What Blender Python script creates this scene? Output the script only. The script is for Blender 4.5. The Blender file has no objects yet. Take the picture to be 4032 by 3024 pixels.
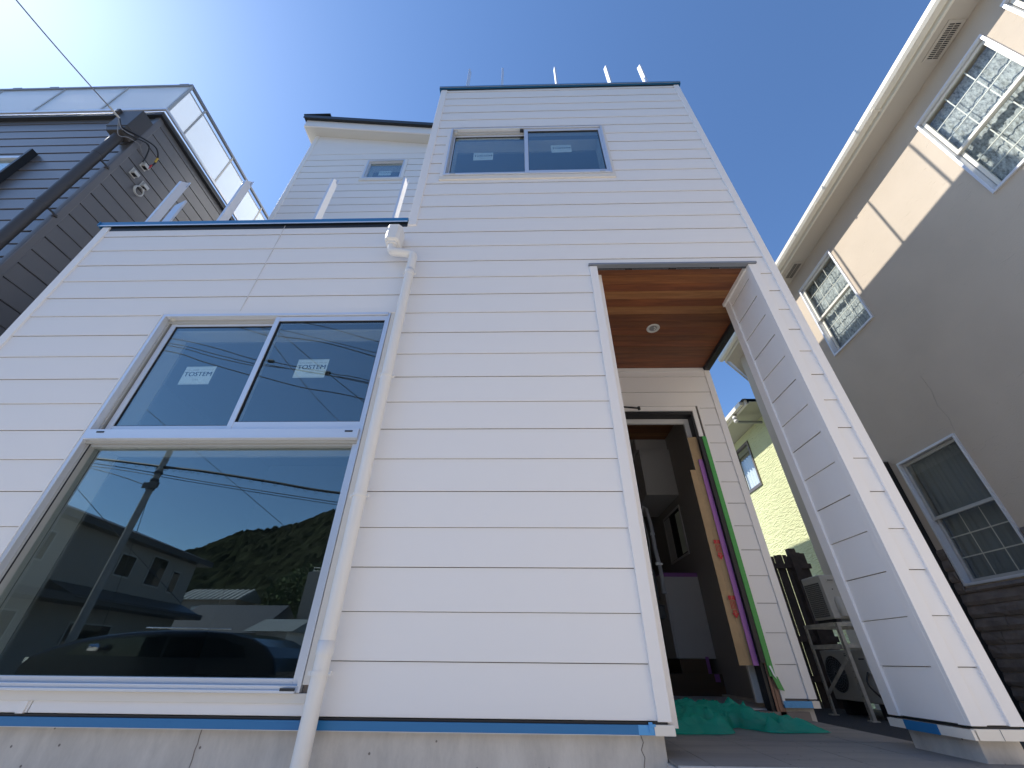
import bpy, bmesh, math, random
from mathutils import Matrix, Vector
random.seed(7)
R_ = math.radians
scn = bpy.context.scene
COL = scn.collection

# ------------------------------------------------------------------ camera
cam_d = bpy.data.cameras.new("camera")
cam = bpy.data.objects.new("camera", cam_d)
COL.objects.link(cam)
cam_d.sensor_fit = 'HORIZONTAL'; cam_d.sensor_width = 36.0; cam_d.lens = 1598.52 / 4032 * 36
cam_d.clip_start = 0.05; cam_d.clip_end = 3000
yaw, pitch, roll = R_(-1.6192), R_(34.261), R_(0.5651)
fwd = Vector((math.sin(yaw)*math.cos(pitch), math.cos(yaw)*math.cos(pitch), math.sin(pitch)))
rt = Vector((math.cos(yaw), -math.sin(yaw), 0)); up = rt.cross(fwd)
r2 = rt*math.cos(roll) + up*math.sin(roll); u2 = -rt*math.sin(roll) + up*math.cos(roll)
cam.matrix_world = Matrix(((r2.x, u2.x, -fwd.x, 0), (r2.y, u2.y, -fwd.y, 0), (r2.z, u2.z, -fwd.z, 0), (0, 0, 0, 1)))
scn.camera = cam

# ------------------------------------------------------------------ light
SUN = Vector((-1, 0.108, 1.054)).normalized()
w = bpy.data.worlds.new("World"); scn.world = w; w.use_nodes = True
nt = w.node_tree; nt.nodes.clear()
sky = nt.nodes.new('ShaderNodeTexSky'); sky.sky_type = 'NISHITA'; sky.sun_disc = False
sky.sun_elevation = math.asin(SUN.z); sky.sun_rotation = math.atan2(SUN.x, SUN.y)
sky.altitude = 20; sky.air_density = 1.0; sky.dust_density = 0.38; sky.ozone_density = 3.0
bg = nt.nodes.new('ShaderNodeBackground'); bg.inputs[1].default_value = 0.15
wo = nt.nodes.new('ShaderNodeOutputWorld')
tint = nt.nodes.new('ShaderNodeMix'); tint.data_type = 'RGBA'; tint.blend_type = 'MULTIPLY'; tint.inputs[0].default_value = 1.0
tint.inputs[7].default_value = (0.68, 0.83, 0.975, 1)
nt.links.new(sky.outputs[0], tint.inputs[6]); nt.links.new(tint.outputs[2], bg.inputs[0]); nt.links.new(bg.outputs[0], wo.inputs[0])
sun_d = bpy.data.lights.new("sun", 'SUN'); sun_d.energy = 4.2; sun_d.angle = R_(0.5); sun_d.color = (1.0, 0.95, 0.87)
sun = bpy.data.objects.new("sun", sun_d); COL.objects.link(sun)
sun.rotation_euler = SUN.to_track_quat('Z', 'Y').to_euler(); sun.location = SUN * 60
scn.view_settings.view_transform = 'Standard'; scn.view_settings.look = 'None'
scn.view_settings.gamma = 1.0; scn.view_settings.exposure = 0.63
try: scn.view_settings.use_curve_mapping = False
except Exception: pass
scn.render.engine = 'CYCLES'
scn.cycles.max_bounces = 10; scn.cycles.transparent_max_bounces = 16

# ------------------------------------------------------------------ materials
MATS = {}
def mat(name, col, rough=0.6, metal=0.0, spec=0.5, bump=0.0, bscale=80, bdetail=6, var=0.0, vscale=3.0, var2=None,
        stretch=None, trans=None):
    if name in MATS: return MATS[name]
    m = bpy.data.materials.new(name); m.use_nodes = True; n = m.node_tree; MATS[name] = m
    b = n.nodes['Principled BSDF']; b.inputs['Roughness'].default_value = rough; b.inputs['Metallic'].default_value = metal
    b.inputs['Specular IOR Level'].default_value = spec
    b.inputs['Base Color'].default_value = (*col, 1)
    tc = n.nodes.new('ShaderNodeTexCoord'); mp = n.nodes.new('ShaderNodeMapping')
    n.links.new(tc.outputs['Object'], mp.inputs[0])
    if stretch: mp.inputs['Scale'].default_value = stretch
    if var:
        t = n.nodes.new('ShaderNodeTexNoise'); t.inputs['Scale'].default_value = vscale; t.inputs['Detail'].default_value = 8
        t.inputs['Roughness'].default_value = 0.65
        n.links.new(mp.outputs[0], t.inputs['Vector'])
        r = n.nodes.new('ShaderNodeValToRGB'); r.color_ramp.elements[0].position = 0.3; r.color_ramp.elements[1].position = 0.7
        c2 = var2 if var2 else tuple(min(1, c*(1+var)) for c in col)
        r.color_ramp.elements[0].color = (*[c*(1-var) for c in col], 1); r.color_ramp.elements[1].color = (*c2, 1)
        n.links.new(t.outputs['Fac'], r.inputs[0]); n.links.new(r.outputs[0], b.inputs['Base Color'])
    if bump:
        t = n.nodes.new('ShaderNodeTexNoise'); t.inputs['Scale'].default_value = bscale; t.inputs['Detail'].default_value = bdetail
        n.links.new(mp.outputs[0], t.inputs['Vector'])
        bp = n.nodes.new('ShaderNodeBump'); bp.inputs['Strength'].default_value = bump; bp.inputs['Distance'].default_value = 0.01
        n.links.new(t.outputs['Fac'], bp.inputs['Height']); n.links.new(bp.outputs[0], b.inputs['Normal'])
    return m

def glass(name, fac=0.3, tint=(0.55, 0.62, 0.62), gl=(0.9, 0.95, 1.0), rough=0.0):
    m = bpy.data.materials.new(name); m.use_nodes = True; n = m.node_tree; n.nodes.clear(); MATS[name] = m
    o = n.nodes.new('ShaderNodeOutputMaterial'); mx = n.nodes.new('ShaderNodeMixShader')
    t = n.nodes.new('ShaderNodeBsdfTransparent'); t.inputs[0].default_value = (*tint, 1)
    g = n.nodes.new('ShaderNodeBsdfGlossy'); g.inputs['Roughness'].default_value = rough; g.inputs[0].default_value = (*gl, 1)
    lw = n.nodes.new('ShaderNodeLayerWeight'); lw.inputs[0].default_value = 0.5
    f = n.nodes.new('ShaderNodeMath'); f.operation = 'POWER'; f.inputs[1].default_value = 4.0; n.links.new(lw.outputs['Facing'], f.inputs[0])
    a = n.nodes.new('ShaderNodeMath'); a.operation = 'ADD'; a.use_clamp = True; a.inputs[1].default_value = fac
    n.links.new(f.outputs[0], a.inputs[0]); n.links.new(a.outputs[0], mx.inputs[0])
    n.links.new(t.outputs[0], mx.inputs[1]); n.links.new(g.outputs[0], mx.inputs[2]); n.links.new(mx.outputs[0], o.inputs[0])
    return m

def film(name, col, alpha=0.5, rough=0.3, wrinkle=0.0):
    """translucent sheet: part transparent, part translucent / diffuse / sheen"""
    m = bpy.data.materials.new(name); m.use_nodes = True; n = m.node_tree; n.nodes.clear(); MATS[name] = m
    o = n.nodes.new('ShaderNodeOutputMaterial')
    t = n.nodes.new('ShaderNodeBsdfTransparent'); t.inputs[0].default_value = (*[0.5+0.5*c for c in col], 1)
    tl = n.nodes.new('ShaderNodeBsdfTranslucent'); tl.inputs[0].default_value = (*col, 1)
    p = n.nodes.new('ShaderNodeBsdfPrincipled'); p.inputs['Base Color'].default_value = (*col, 1); p.inputs['Roughness'].default_value = rough
    m1 = n.nodes.new('ShaderNodeMixShader'); m1.inputs[0].default_value = 0.5
    m2 = n.nodes.new('ShaderNodeMixShader'); m2.inputs[0].default_value = alpha
    n.links.new(tl.outputs[0], m1.inputs[1]); n.links.new(p.outputs[0], m1.inputs[2])
    n.links.new(t.outputs[0], m2.inputs[1]); n.links.new(m1.outputs[0], m2.inputs[2]); n.links.new(m2.outputs[0], o.inputs[0])
    if wrinkle:
        tx = n.nodes.new('ShaderNodeTexNoise'); tx.inputs['Scale'].default_value = 9; tx.inputs['Detail'].default_value = 5; tx.inputs['Distortion'].default_value = 1.5
        bp = n.nodes.new('ShaderNodeBump'); bp.inputs['Strength'].default_value = wrinkle; bp.inputs['Distance'].default_value = 0.03
        n.links.new(tx.outputs['Fac'], bp.inputs['Height'])
        n.links.new(bp.outputs[0], p.inputs['Normal']); n.links.new(bp.outputs[0], tl.inputs['Normal'])
    return m

def wood(name, c1, c2, scale=1.0, axis='X', rough=0.5):
    m = bpy.data.materials.new(name); m.use_nodes = True; n = m.node_tree; MATS[name] = m
    b = n.nodes['Principled BSDF']; b.inputs['Roughness'].default_value = rough
    tc = n.nodes.new('ShaderNodeTexCoord'); mp = n.nodes.new('ShaderNodeMapping'); n.links.new(tc.outputs['Object'], mp.inputs[0])
    s = {'X': (0.6, 9, 9), 'Y': (9, 0.6, 9), 'Z': (9, 9, 0.6)}[axis]; mp.inputs['Scale'].default_value = [v*scale for v in s]
    t = n.nodes.new('ShaderNodeTexNoise'); t.inputs['Scale'].default_value = 2.2; t.inputs['Detail'].default_value = 10; t.inputs['Distortion'].default_value = 0.8
    n.links.new(mp.outputs[0], t.inputs['Vector'])
    t2 = n.nodes.new('ShaderNodeTexNoise'); t2.inputs['Scale'].default_value = 14; t2.inputs['Detail'].default_value = 4
    n.links.new(mp.outputs[0], t2.inputs['Vector'])
    mx = n.nodes.new('ShaderNodeMath'); mx.operation = 'MULTIPLY_ADD'; mx.inputs[1].default_value = 0.35; n.links.new(t2.outputs['Fac'], mx.inputs[0]); n.links.new(t.outputs['Fac'], mx.inputs[2])
    r = n.nodes.new('ShaderNodeValToRGB'); r.color_ramp.elements[0].position = 0.5; r.color_ramp.elements[1].position = 0.85
    r.color_ramp.elements[0].color = (*c2, 1); r.color_ramp.elements[1].color = (*c1, 1)
    n.links.new(mx.outputs[0], r.inputs[0]); n.links.new(r.outputs[0], b.inputs['Base Color'])
    bp = n.nodes.new('ShaderNodeBump'); bp.inputs['Strength'].default_value = 0.15; bp.inputs['Distance'].default_value = 0.003
    n.links.new(t2.outputs['Fac'], bp.inputs['Height']); n.links.new(bp.outputs[0], b.inputs['Normal'])
    return m

def streaky(name, c1, c2, scale=(6, 6, 0.7), rough=0.85, bump=0.25, fine=60):
    """poured concrete: vertical streaks, blotches, pores"""
    m = bpy.data.materials.new(name); m.use_nodes = True; n = m.node_tree; MATS[name] = m
    b = n.nodes['Principled BSDF']; b.inputs['Roughness'].default_value = rough
    tc = n.nodes.new('ShaderNodeTexCoord'); mp = n.nodes.new('ShaderNodeMapping'); n.links.new(tc.outputs['Object'], mp.inputs[0]); mp.inputs['Scale'].default_value = scale
    t = n.nodes.new('ShaderNodeTexNoise'); t.inputs['Scale'].default_value = 1.6; t.inputs['Detail'].default_value = 9; t.inputs['Roughness'].default_value = 0.7
    n.links.new(mp.outputs[0], t.inputs['Vector'])
    r = n.nodes.new('ShaderNodeValToRGB'); r.color_ramp.elements[0].position = 0.32; r.color_ramp.elements[1].position = 0.66
    r.color_ramp.elements[0].color = (*c2, 1); r.color_ramp.elements[1].color = (*c1, 1); n.links.new(t.outputs['Fac'], r.inputs[0])
    v = n.nodes.new('ShaderNodeTexVoronoi'); v.inputs['Scale'].default_value = 11; n.links.new(tc.outputs['Object'], v.inputs['Vector'])
    r2 = n.nodes.new('ShaderNodeValToRGB'); r2.color_ramp.elements[0].position = 0.05; r2.color_ramp.elements[1].position = 0.085
    r2.color_ramp.elements[0].color = (0.25, 0.23, 0.22, 1); r2.color_ramp.elements[1].color = (1, 1, 1, 1); n.links.new(v.outputs['Distance'], r2.inputs[0])
    mx = n.nodes.new('ShaderNodeMix'); mx.data_type = 'RGBA'; mx.blend_type = 'MULTIPLY'; mx.inputs[0].default_value = 0.9
    n.links.new(r.outputs[0], mx.inputs[6]); n.links.new(r2.outputs[0], mx.inputs[7]); n.links.new(mx.outputs[2], b.inputs['Base Color'])
    t2 = n.nodes.new('ShaderNodeTexNoise'); t2.inputs['Scale'].default_value = fine; t2.inputs['Detail'].default_value = 5; n.links.new(tc.outputs['Object'], t2.inputs['Vector'])
    bp = n.nodes.new('ShaderNodeBump'); bp.inputs['Strength'].default_value = bump; bp.inputs['Distance'].default_value = 0.006
    n.links.new(t2.outputs['Fac'], bp.inputs['Height']); n.links.new(bp.outputs[0], b.inputs['Normal'])
    return m

def stucco(name, col, scale=45, strength=0.5, dist=0.01, stretch=(1, 1, 1), marks=True, rough=0.9):
    m = bpy.data.materials.new(name); m.use_nodes = True; n = m.node_tree; MATS[name] = m
    b = n.nodes['Principled BSDF']; b.inputs['Roughness'].default_value = rough; b.inputs['Specular IOR Level'].default_value = 0.2
    tc = n.nodes.new('ShaderNodeTexCoord'); mp = n.nodes.new('ShaderNodeMapping'); n.links.new(tc.outputs['Object'], mp.inputs[0]); mp.inputs['Scale'].default_value = stretch
    t0 = n.nodes.new('ShaderNodeTexNoise'); t0.inputs['Scale'].default_value = 1.3; t0.inputs['Detail'].default_value = 6; n.links.new(tc.outputs['Object'], t0.inputs['Vector'])
    r = n.nodes.new('ShaderNodeValToRGB'); r.color_ramp.elements[0].position = 0.35; r.color_ramp.elements[1].position = 0.7
    r.color_ramp.elements[0].color = (*[c*0.92 for c in col], 1); r.color_ramp.elements[1].color = (*col, 1); n.links.new(t0.outputs['Fac'], r.inputs[0])
    n.links.new(r.outputs[0], b.inputs['Base Color'])
    t = n.nodes.new('ShaderNodeTexNoise'); t.inputs['Scale'].default_value = scale; t.inputs['Detail'].default_value = 4; t.inputs['Distortion'].default_value = 0.6
    n.links.new(mp.outputs[0], t.inputs['Vector'])
    bp = n.nodes.new('ShaderNodeBump'); bp.inputs['Strength'].default_value = strength; bp.inputs['Distance'].default_value = dist
    n.links.new(t.outputs['Fac'], bp.inputs['Height'])
    if marks:   # sparse trowel scratches
        mp2 = n.nodes.new('ShaderNodeMapping'); n.links.new(tc.outputs['Object'], mp2.inputs[0]); mp2.inputs['Scale'].default_value = (1, 2.0, 9); mp2.inputs['Rotation'].default_value = (R_(14), 0, 0)
        t3 = n.nodes.new('ShaderNodeTexNoise'); t3.inputs['Scale'].default_value = 2.6; t3.inputs['Detail'].default_value = 1.5; t3.inputs['Distortion'].default_value = 1.2; n.links.new(mp2.outputs[0], t3.inputs['Vector'])
        r3 = n.nodes.new('ShaderNodeValToRGB'); r3.color_ramp.elements[0].position = 0.68; r3.color_ramp.elements[1].position = 0.72; n.links.new(t3.outputs['Fac'], r3.inputs[0])
        bp2 = n.nodes.new('ShaderNodeBump'); bp2.inputs['Strength'].default_value = 0.6; bp2.inputs['Distance'].default_value = 0.004; bp2.invert = True
        n.links.new(r3.outputs[0], bp2.inputs['Height']); n.links.new(bp.outputs[0], bp2.inputs['Normal']); n.links.new(bp2.outputs[0], b.inputs['Normal'])
    else: n.links.new(bp.outputs[0], b.inputs['Normal'])
    return m

SID = mat('white_siding', (0.86, 0.825, 0.79), 0.55, bump=0.12, bscale=420, bdetail=3)
TRIM = mat('white_trim', (0.86, 0.82, 0.78), 0.45, bump=0.05, bscale=300)
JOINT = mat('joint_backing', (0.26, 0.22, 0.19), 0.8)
EDGE = mat('board_edge_shade', (0.33, 0.29, 0.255), 0.8)  # primer brown of the undersides, darkened to paint in the joint shadow lines
EDGE_SHADE2 = mat('board_edge_shade_light', (0.47, 0.42, 0.375), 0.8)  # weaker painted joint shadow for alternate courses
CAULK = mat('caulk', (0.70, 0.66, 0.62), 0.5)
CREAM = mat('cream_trim', (0.78, 0.72, 0.63), 0.4)
ALU = mat('silver_aluminium', (0.70, 0.72, 0.76), 0.38, metal=0.5)
ALUD = mat('dull_aluminium', (0.5, 0.49, 0.46), 0.5, metal=0.5)
BLACKG = mat('black_gasket', (0.012, 0.012, 0.014), 0.5)
GL = glass('window_glass', 0.125, (0.84, 0.88, 0.87), (0.84, 0.96, 0.98))
GLD = glass('dark_glass', 0.05, (0.35, 0.37, 0.37))
GLC = glass('clear_glass', 0.02, (0.93, 0.95, 0.95))
STK = mat('sticker_paper', (0.92, 0.95, 0.92), 0.6)
INK = mat('dark_ink', (0.03, 0.05, 0.08), 0.6)
INKF = mat('faint_ink', (0.42, 0.47, 0.47), 0.6)
BLUEF = mat('blue_film', (0.02, 0.17, 0.38), 0.4)
BLUET = mat('blue_tape', (0.10, 0.36, 0.68), 0.5, bump=0.3, bscale=60)
PIPED = mat('brown_grey_pipe', (0.062, 0.056, 0.052), 0.45)
DARKM = mat('dark_metal', (0.035, 0.038, 0.042), 0.4, metal=0.3)
GREYM = mat('grey_metal', (0.26, 0.28, 0.31), 0.45, metal=0.4)
ROOFB = mat('black_roof', (0.018, 0.02, 0.022), 0.45)
CONC = streaky('foundation_concrete', (0.68, 0.62, 0.545), (0.50, 0.455, 0.40), (4, 4, 1.4))
PIPE = mat('white_pvc', (0.80, 0.77, 0.72), 0.35)
TILE = streaky('porch_tile', (0.27, 0.25, 0.23), (0.20, 0.19, 0.18), (0.5, 5, 5), 0.7, 0.12, 90)
NOSE = mat('pale_nosing', (0.5, 0.48, 0.45), 0.6)
INTW = mat('interior_white', (0.62, 0.60, 0.57), 0.8)
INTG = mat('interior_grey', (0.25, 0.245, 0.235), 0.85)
INTB = mat('interior_brown', (0.36, 0.33, 0.30), 0.85)
CARD = mat('cardboard', (0.42, 0.29, 0.16), 0.85, var=0.12, vscale=5, bump=0.2, bscale=40)
CARDD = mat('brown_board', (0.13, 0.085, 0.05), 0.85)
PURP = mat('purple_tape', (0.36, 0.14, 0.42), 0.6)
GREENT = mat('green_film', (0.06, 0.35, 0.07), 0.4)
REDP = mat('red_print', (0.5, 0.02, 0.03), 0.6)
CEDO = wood('cedar_orange', (0.27, 0.10, 0.032), (0.16, 0.056, 0.019))
CEDT = wood('cedar_tan', (0.33, 0.15, 0.055), (0.22, 0.09, 0.032))
CEDB = wood('cedar_brown', (0.20, 0.07, 0.025), (0.11, 0.036, 0.014))
CEDR = wood('cedar_red', (0.24, 0.075, 0.025), (0.13, 0.04, 0.016))
JAMBW = wood('jamb_wood', (0.36, 0.20, 0.13), (0.24, 0.12, 0.08), axis='Z')
CHAR = mat('charcoal_siding', (0.135, 0.13, 0.13), 0.33, spec=0.8, bump=0.08, bscale=300)
CHARD = mat('charcoal_joint', (0.01, 0.01, 0.011), 0.8)
FROST = film('frosted_panel', (0.78, 0.82, 0.86), 0.72, 0.25)
BEIGE = stucco('beige_stucco', (0.56, 0.48, 0.385), 55, 0.35, 0.006)
SOFF = mat('beige_soffit', (0.52, 0.475, 0.40), 0.8, bump=0.1, bscale=200)
GUT = mat('cream_gutter', (0.74, 0.70, 0.60), 0.4)
STONE = mat('brown_stone', (0.165, 0.135, 0.115), 0.9, bump=1.0, bscale=16, bdetail=8, var=0.3, vscale=5)
GRN = stucco('green_stucco', (0.60, 0.62, 0.36), 13, 1.0, 0.05, (1, 0.55, 2.2), marks=False)
GRNS = mat('green_soffit', (0.42, 0.42, 0.33), 0.8)
LACE = mat('lace_curtain', (0.40, 0.41, 0.40), 0.9, var=0.75, vscale=34, var2=(0.66, 0.68, 0.65), stretch=(1, 1.0, 0.5), bump=0.4, bscale=30)
CURT = mat('white_curtain', (0.75, 0.78, 0.8), 0.9)
FENCE = mat('weathered_fence', (0.085, 0.065, 0.055), 0.85, var=0.35, vscale=6, bump=0.4, bscale=40)
ACB = mat('aircon_casing', (0.52, 0.50, 0.445), 0.5, bump=0.04, bscale=100)
ACM = mat('aircon_dark', (0.03, 0.03, 0.03), 0.6)
RACK = mat('painted_angle_steel', (0.50, 0.47, 0.40), 0.55, var=0.25, vscale=9)
RUST = mat('rusty_bolt', (0.10, 0.055, 0.03), 0.8)
ASPH = mat('asphalt', (0.055, 0.055, 0.055), 0.9, var=0.25, vscale=30, bump=0.6, bscale=120)
DRIVE = mat('driveway_concrete', (0.62, 0.595, 0.56), 0.85, var=0.12, vscale=1.2, bump=0.2, bscale=60)
SOIL = mat('grey_ground', (0.34, 0.32, 0.29), 0.95, var=0.2, vscale=2, bump=0.4, bscale=20)
CABLE = mat('black_cable', (0.02, 0.02, 0.022), 0.5)
CABG = mat('grey_cable', (0.25, 0.25, 0.26), 0.5)
WHC = mat('pale_conduit', (0.55, 0.54, 0.50), 0.6)
YEL = mat('yellow_sleeve', (0.55, 0.36, 0.05), 0.5)
CARP = mat('dark_car_paint', (0.025, 0.028, 0.034), 0.15, metal=0.5)
CHRM = mat('chrome', (0.8, 0.8, 0.8), 0.08, metal=1.0)
TYRE = mat('tyre_rubber', (0.02, 0.02, 0.02), 0.8)
GREY_H = mat('grey_render', (0.30, 0.27, 0.235), 0.9, bump=0.2, bscale=40)
RTILE = mat('roof_tile', (0.06, 0.062, 0.068), 0.5, bump=0.5, bscale=12)
METR = mat('pale_metal_roof', (0.22, 0.24, 0.235), 0.5)
HILLM = mat('hill_forest', (0.026, 0.030, 0.020), 0.98, var=0.7, vscale=0.35, var2=(0.052, 0.060, 0.034), spec=0.0)
POLE = mat('pole_concrete', (0.30, 0.30, 0.29), 0.8)
GSHEET = film('green_plastic', (0.05, 0.66, 0.48), 0.78, 0.12, wrinkle=0.35)
WRAP = film('bubble_wrap', (0.72, 0.72, 0.72), 0.8, 0.3, wrinkle=0.6)

# ------------------------------------------------------------------ mesh builder
class MB:
    def __init__(s): s.v = []; s.f = []; s.m = []; s.mats = []; s.smooth = []
    def mi(s, m):
        if m not in s.mats: s.mats.append(m)
        return s.mats.index(m)
    def add(s, vs, fs, m, smooth=False):
        o = len(s.v); s.v += [tuple(p) for p in vs]; k = s.mi(m)
        for f in fs: s.f.append([i+o for i in f]); s.m.append(k); s.smooth.append(smooth)
        return s
    def box(s, x0, x1, y0, y1, z0, z1, m, M=None):
        vs = [(x, y, z) for z in (z0, z1) for y in (y0, y1) for x in (x0, x1)]
        if M: vs = [M(p) for p in vs]
        return s.add(vs, [(0, 2, 3, 1), (4, 5, 7, 6), (0, 1, 5, 4), (2, 6, 7, 3), (0, 4, 6, 2), (1, 3, 7, 5)], m)
    def prism(s, poly, a, b, m, M):
        """poly: list of 2-d points (p,q); extruded along t from a to b; M(t,p,q)->xyz"""
        n = len(poly); vs = [M((a, *p)) for p in poly] + [M((b, *p)) for p in poly]
        fs = [tuple(range(n)), tuple(range(2*n-1, n-1, -1))] + [(i, i+n, (i+1) % n + n, (i+1) % n) for i in range(n)]
        return s.add(vs, fs, m)
    def tube(s, pts, r, m, n=12, cap=True):
        pts = [Vector(p) for p in pts]; rings = []
        prev = None
        for i, p in enumerate(pts):
            d = (pts[min(i+1, len(pts)-1)] - pts[max(i-1, 0)]).normalized()
            a = d.cross(Vector((0, 0, 1))) if prev is None else prev - d*prev.dot(d)
            if a.length < 1e-4: a = d.cross(Vector((0, 1, 0)))
            a.normalize(); prev = a; b = d.cross(a)
            rr = r[i] if isinstance(r, (list, tuple)) else r
            rings.append([p + (a*math.cos(2*math.pi*k/n) + b*math.sin(2*math.pi*k/n))*rr for k in range(n)])
        vs = [q for g in rings for q in g]; fs = []
        for i in range(len(pts)-1):
            for k in range(n): fs.append((i*n+k, i*n+(k+1) % n, (i+1)*n+(k+1) % n, (i+1)*n+k))
        s.add(vs, fs, m, True)
        if cap:
            s.add(rings[0], [tuple(range(n))], m); s.add(rings[-1], [tuple(range(n-1, -1, -1))], m)
        return s
    def bar(s, a, b, w, t, m, upv=(0, 0, 1)):
        a = Vector(a); b = Vector(b); d = (b-a).normalized(); u = Vector(upv)
        x = d.cross(u)
        if x.length < 1e-4: x = d.cross(Vector((1, 0, 0)))
        x.normalize(); y = x.cross(d)
        vs = [p + x*i*w/2 + y*j*t/2 for p in (a, b) for i, j in ((-1, -1), (1, -1), (1, 1), (-1, 1))]
        return s.add(vs, [(0, 1, 2, 3), (7, 6, 5, 4), (0, 4, 5, 1), (1, 5, 6, 2), (2, 6, 7, 3), (3, 7, 4, 0)], m)
    def build(s, name, parent=None, bevel=0.0):
        me = bpy.data.meshes.new(name); me.from_pydata(s.v, [], s.f)
        for mm in s.mats: me.materials.append(mm)
        me.polygons.foreach_set('material_index', s.m); me.polygons.foreach_set('use_smooth', s.smooth)
        bm = bmesh.new(); bm.from_mesh(me); bmesh.ops.recalc_face_normals(bm, faces=bm.faces)
        bm.to_mesh(me); bm.free(); me.update()
        o = bpy.data.objects.new(name, me); COL.objects.link(o)
        if parent is not None: attach(o, parent)
        if bevel:
            md = o.modifiers.new('bevel', 'BEVEL'); md.width = bevel; md.segments = 2; md.limit_method = 'ANGLE'
        return o
WLOC = {}
def attach(o, parent):
    o.parent = parent
    if parent.name in WLOC: o.matrix_parent_inverse = Matrix.Translation(-WLOC[parent.name])
def tag(o, label=None, cat=None, group=None, kind=None):
    if label: o['label'] = label
    if cat: o['category'] = cat
    if group: o['group'] = group
    if kind: o['kind'] = kind
    return o
def thing(name, label, cat, loc=(0, 0, 0), group=None):
    o = bpy.data.objects.new(name, None); COL.objects.link(o); o.location = loc; o.empty_display_size = 0.2
    WLOC[o.name] = Vector(loc)
    return tag(o, label, cat, group)
def text_mesh(mb, body, size, m, M, bold=0.0, align='CENTER', shear=0.0):
    c = bpy.data.curves.new('txt', 'FONT'); c.body = body; c.size = size; c.align_x = align; c.align_y = 'CENTER'
    c.offset = bold; c.shear = shear; c.resolution_u = 3
    o = bpy.data.objects.new('txt', c); COL.objects.link(o)
    bpy.context.view_layer.update()
    me = bpy.data.meshes.new_from_object(o.evaluated_get(bpy.context.evaluated_depsgraph_get()))
    mb.add([M((v.co.x, v.co.y)) for v in me.vertices], [tuple(p.vertices) for p in me.polygons], m)
    bpy.data.objects.remove(o); bpy.data.curves.remove(c); bpy.data.meshes.remove(me)

# mappings (u along wall, d outward, z)
def FR(y):  return lambda p: (p[0], y - p[1], p[2])        # wall facing -y, u = x
def LX(x):  return lambda p: (x - p[1], p[0], p[2])        # wall facing -x, u = y
def RX(x):  return lambda p: (x + p[1], p[0], p[2])        # wall facing +x, u = y
ID = lambda p: p

def rects_minus(u0, u1, z0, z1, holes):
    """split the rectangle into pieces free of holes (list of u0,u1,z0,z1)"""
    out = []; xs = sorted({u0, u1, *[min(max(v, u0), u1) for h in holes for v in h[:2]]})
    for a, b in zip(xs, xs[1:]):
        if b-a < 0.004: continue
        mid = (a+b)/2; segs = [(z0, z1)]
        for h in holes:
            if h[0] < mid < h[1]:
                ns = []
                for s0, s1 in segs:
                    if h[3] <= s0 or h[2] >= s1: ns.append((s0, s1)); continue
                    if h[2] > s0: ns.append((s0, h[2]))
                    if h[3] < s1: ns.append((h[3], s1))
                segs = ns
        for s0, s1 in segs:
            if s1-s0 < 0.012: continue
            if out and abs(out[-1][1]-a) < 1e-6 and out[-1][2:] == (s0, s1): out[-1] = (out[-1][0], b, s0, s1)
            else: out.append((a, b, s0, s1))
    return out

Z0 = -0.262; CH = 0.25
def siding(root, M, u0, u1, zlo, zhi, holes=(), mm=None, grid=Z0, ch=CH, name='siding_board', splits=(), top=None, g=0.0042, th=0.019, tp=0.0075):
    mm = mm or SID
    k = int(math.floor((zlo-grid)/ch + 1e-4))
    while True:
        a = grid + k*ch; b = a + ch
        if a >= zhi - 0.003: break
        za, zb = max(a, zlo), min(b, zhi); k += 1
        if zb - za < 0.006: continue
        hs = list(holes) + [(s-0.004, s+0.004, -9, 99) for s in splits]
        uu1 = u1
        mb = MB(); gg = g if k % 2 == 0 else g*0.75; c = 0.0018; lastq = None
        for (p, q, s0, s1) in rects_minus(u0, uu1, za, zb, hs):
            if lastq is not None and mb.v and (p - lastq[0] > 0.003 or min(s1, lastq[2]) - max(s0, lastq[1]) < 0.003):
                mb.build(name, root); mb = MB()
            lastq = (q, s0, s1)
            lo = s0 + (gg if abs(s0-a) < 1e-6 else 0)
            if top:   # sloped top edge
                t0, t1 = min(s1, top(p)), min(s1, top(q))
                if t0 <= lo+0.01 and t1 <= lo+0.01: continue
                if t0 < s1 or t1 < s1:
                    # find crossing
                    uc = q
                    for i in range(60):
                        if top(p+(q-p)*i/60) < lo+0.002: uc = p+(q-p)*i/60; break
                    t1 = min(s1, max(top(uc), lo+0.002)); q = uc
                    ux = q
                    if t0 >= s1 - 1e-6:
                        for i in range(200):
                            if top(p+(q-p)*i/200) < s1: ux = p+(q-p)*i/200; break
                        poly = [(p, lo), (q, lo), (q, t1), (ux, s1), (p, s1)]
                    else: poly = [(p, lo), (q, lo), (q, t1), (p, t0)]
                    mb.prism(poly, -th, 0, mm, lambda t: M((t[1], t[0], t[2]))); continue
            cc = c if abs(s0-a) < 1e-6 else 0.0005
            fi = len(mb.f); dz = lambda zz: -tp*(zz-a)/ch
            mb.prism([(-th, lo), (dz(lo)-cc, lo), (dz(lo+cc), lo+cc), (dz(s1), s1), (-th, s1)], p, q, mm, M)
            if mm is SID and abs(s0-a) < 1e-6: mb.m[fi+2] = mb.mi(EDGE if k % 2 == 0 else EDGE_SHADE2)  # bottom face carries the painted joint shadow
        if mb.v: mb.build(name, root)

def vplate(root, name, M, u0, u1, z0, z1, d0, d1, m, bevel=0.0):
    mb = MB(); mb.box(u0, u1, d0, d1, z0, z1, m, M); return mb.build(name, root, bevel)

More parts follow.
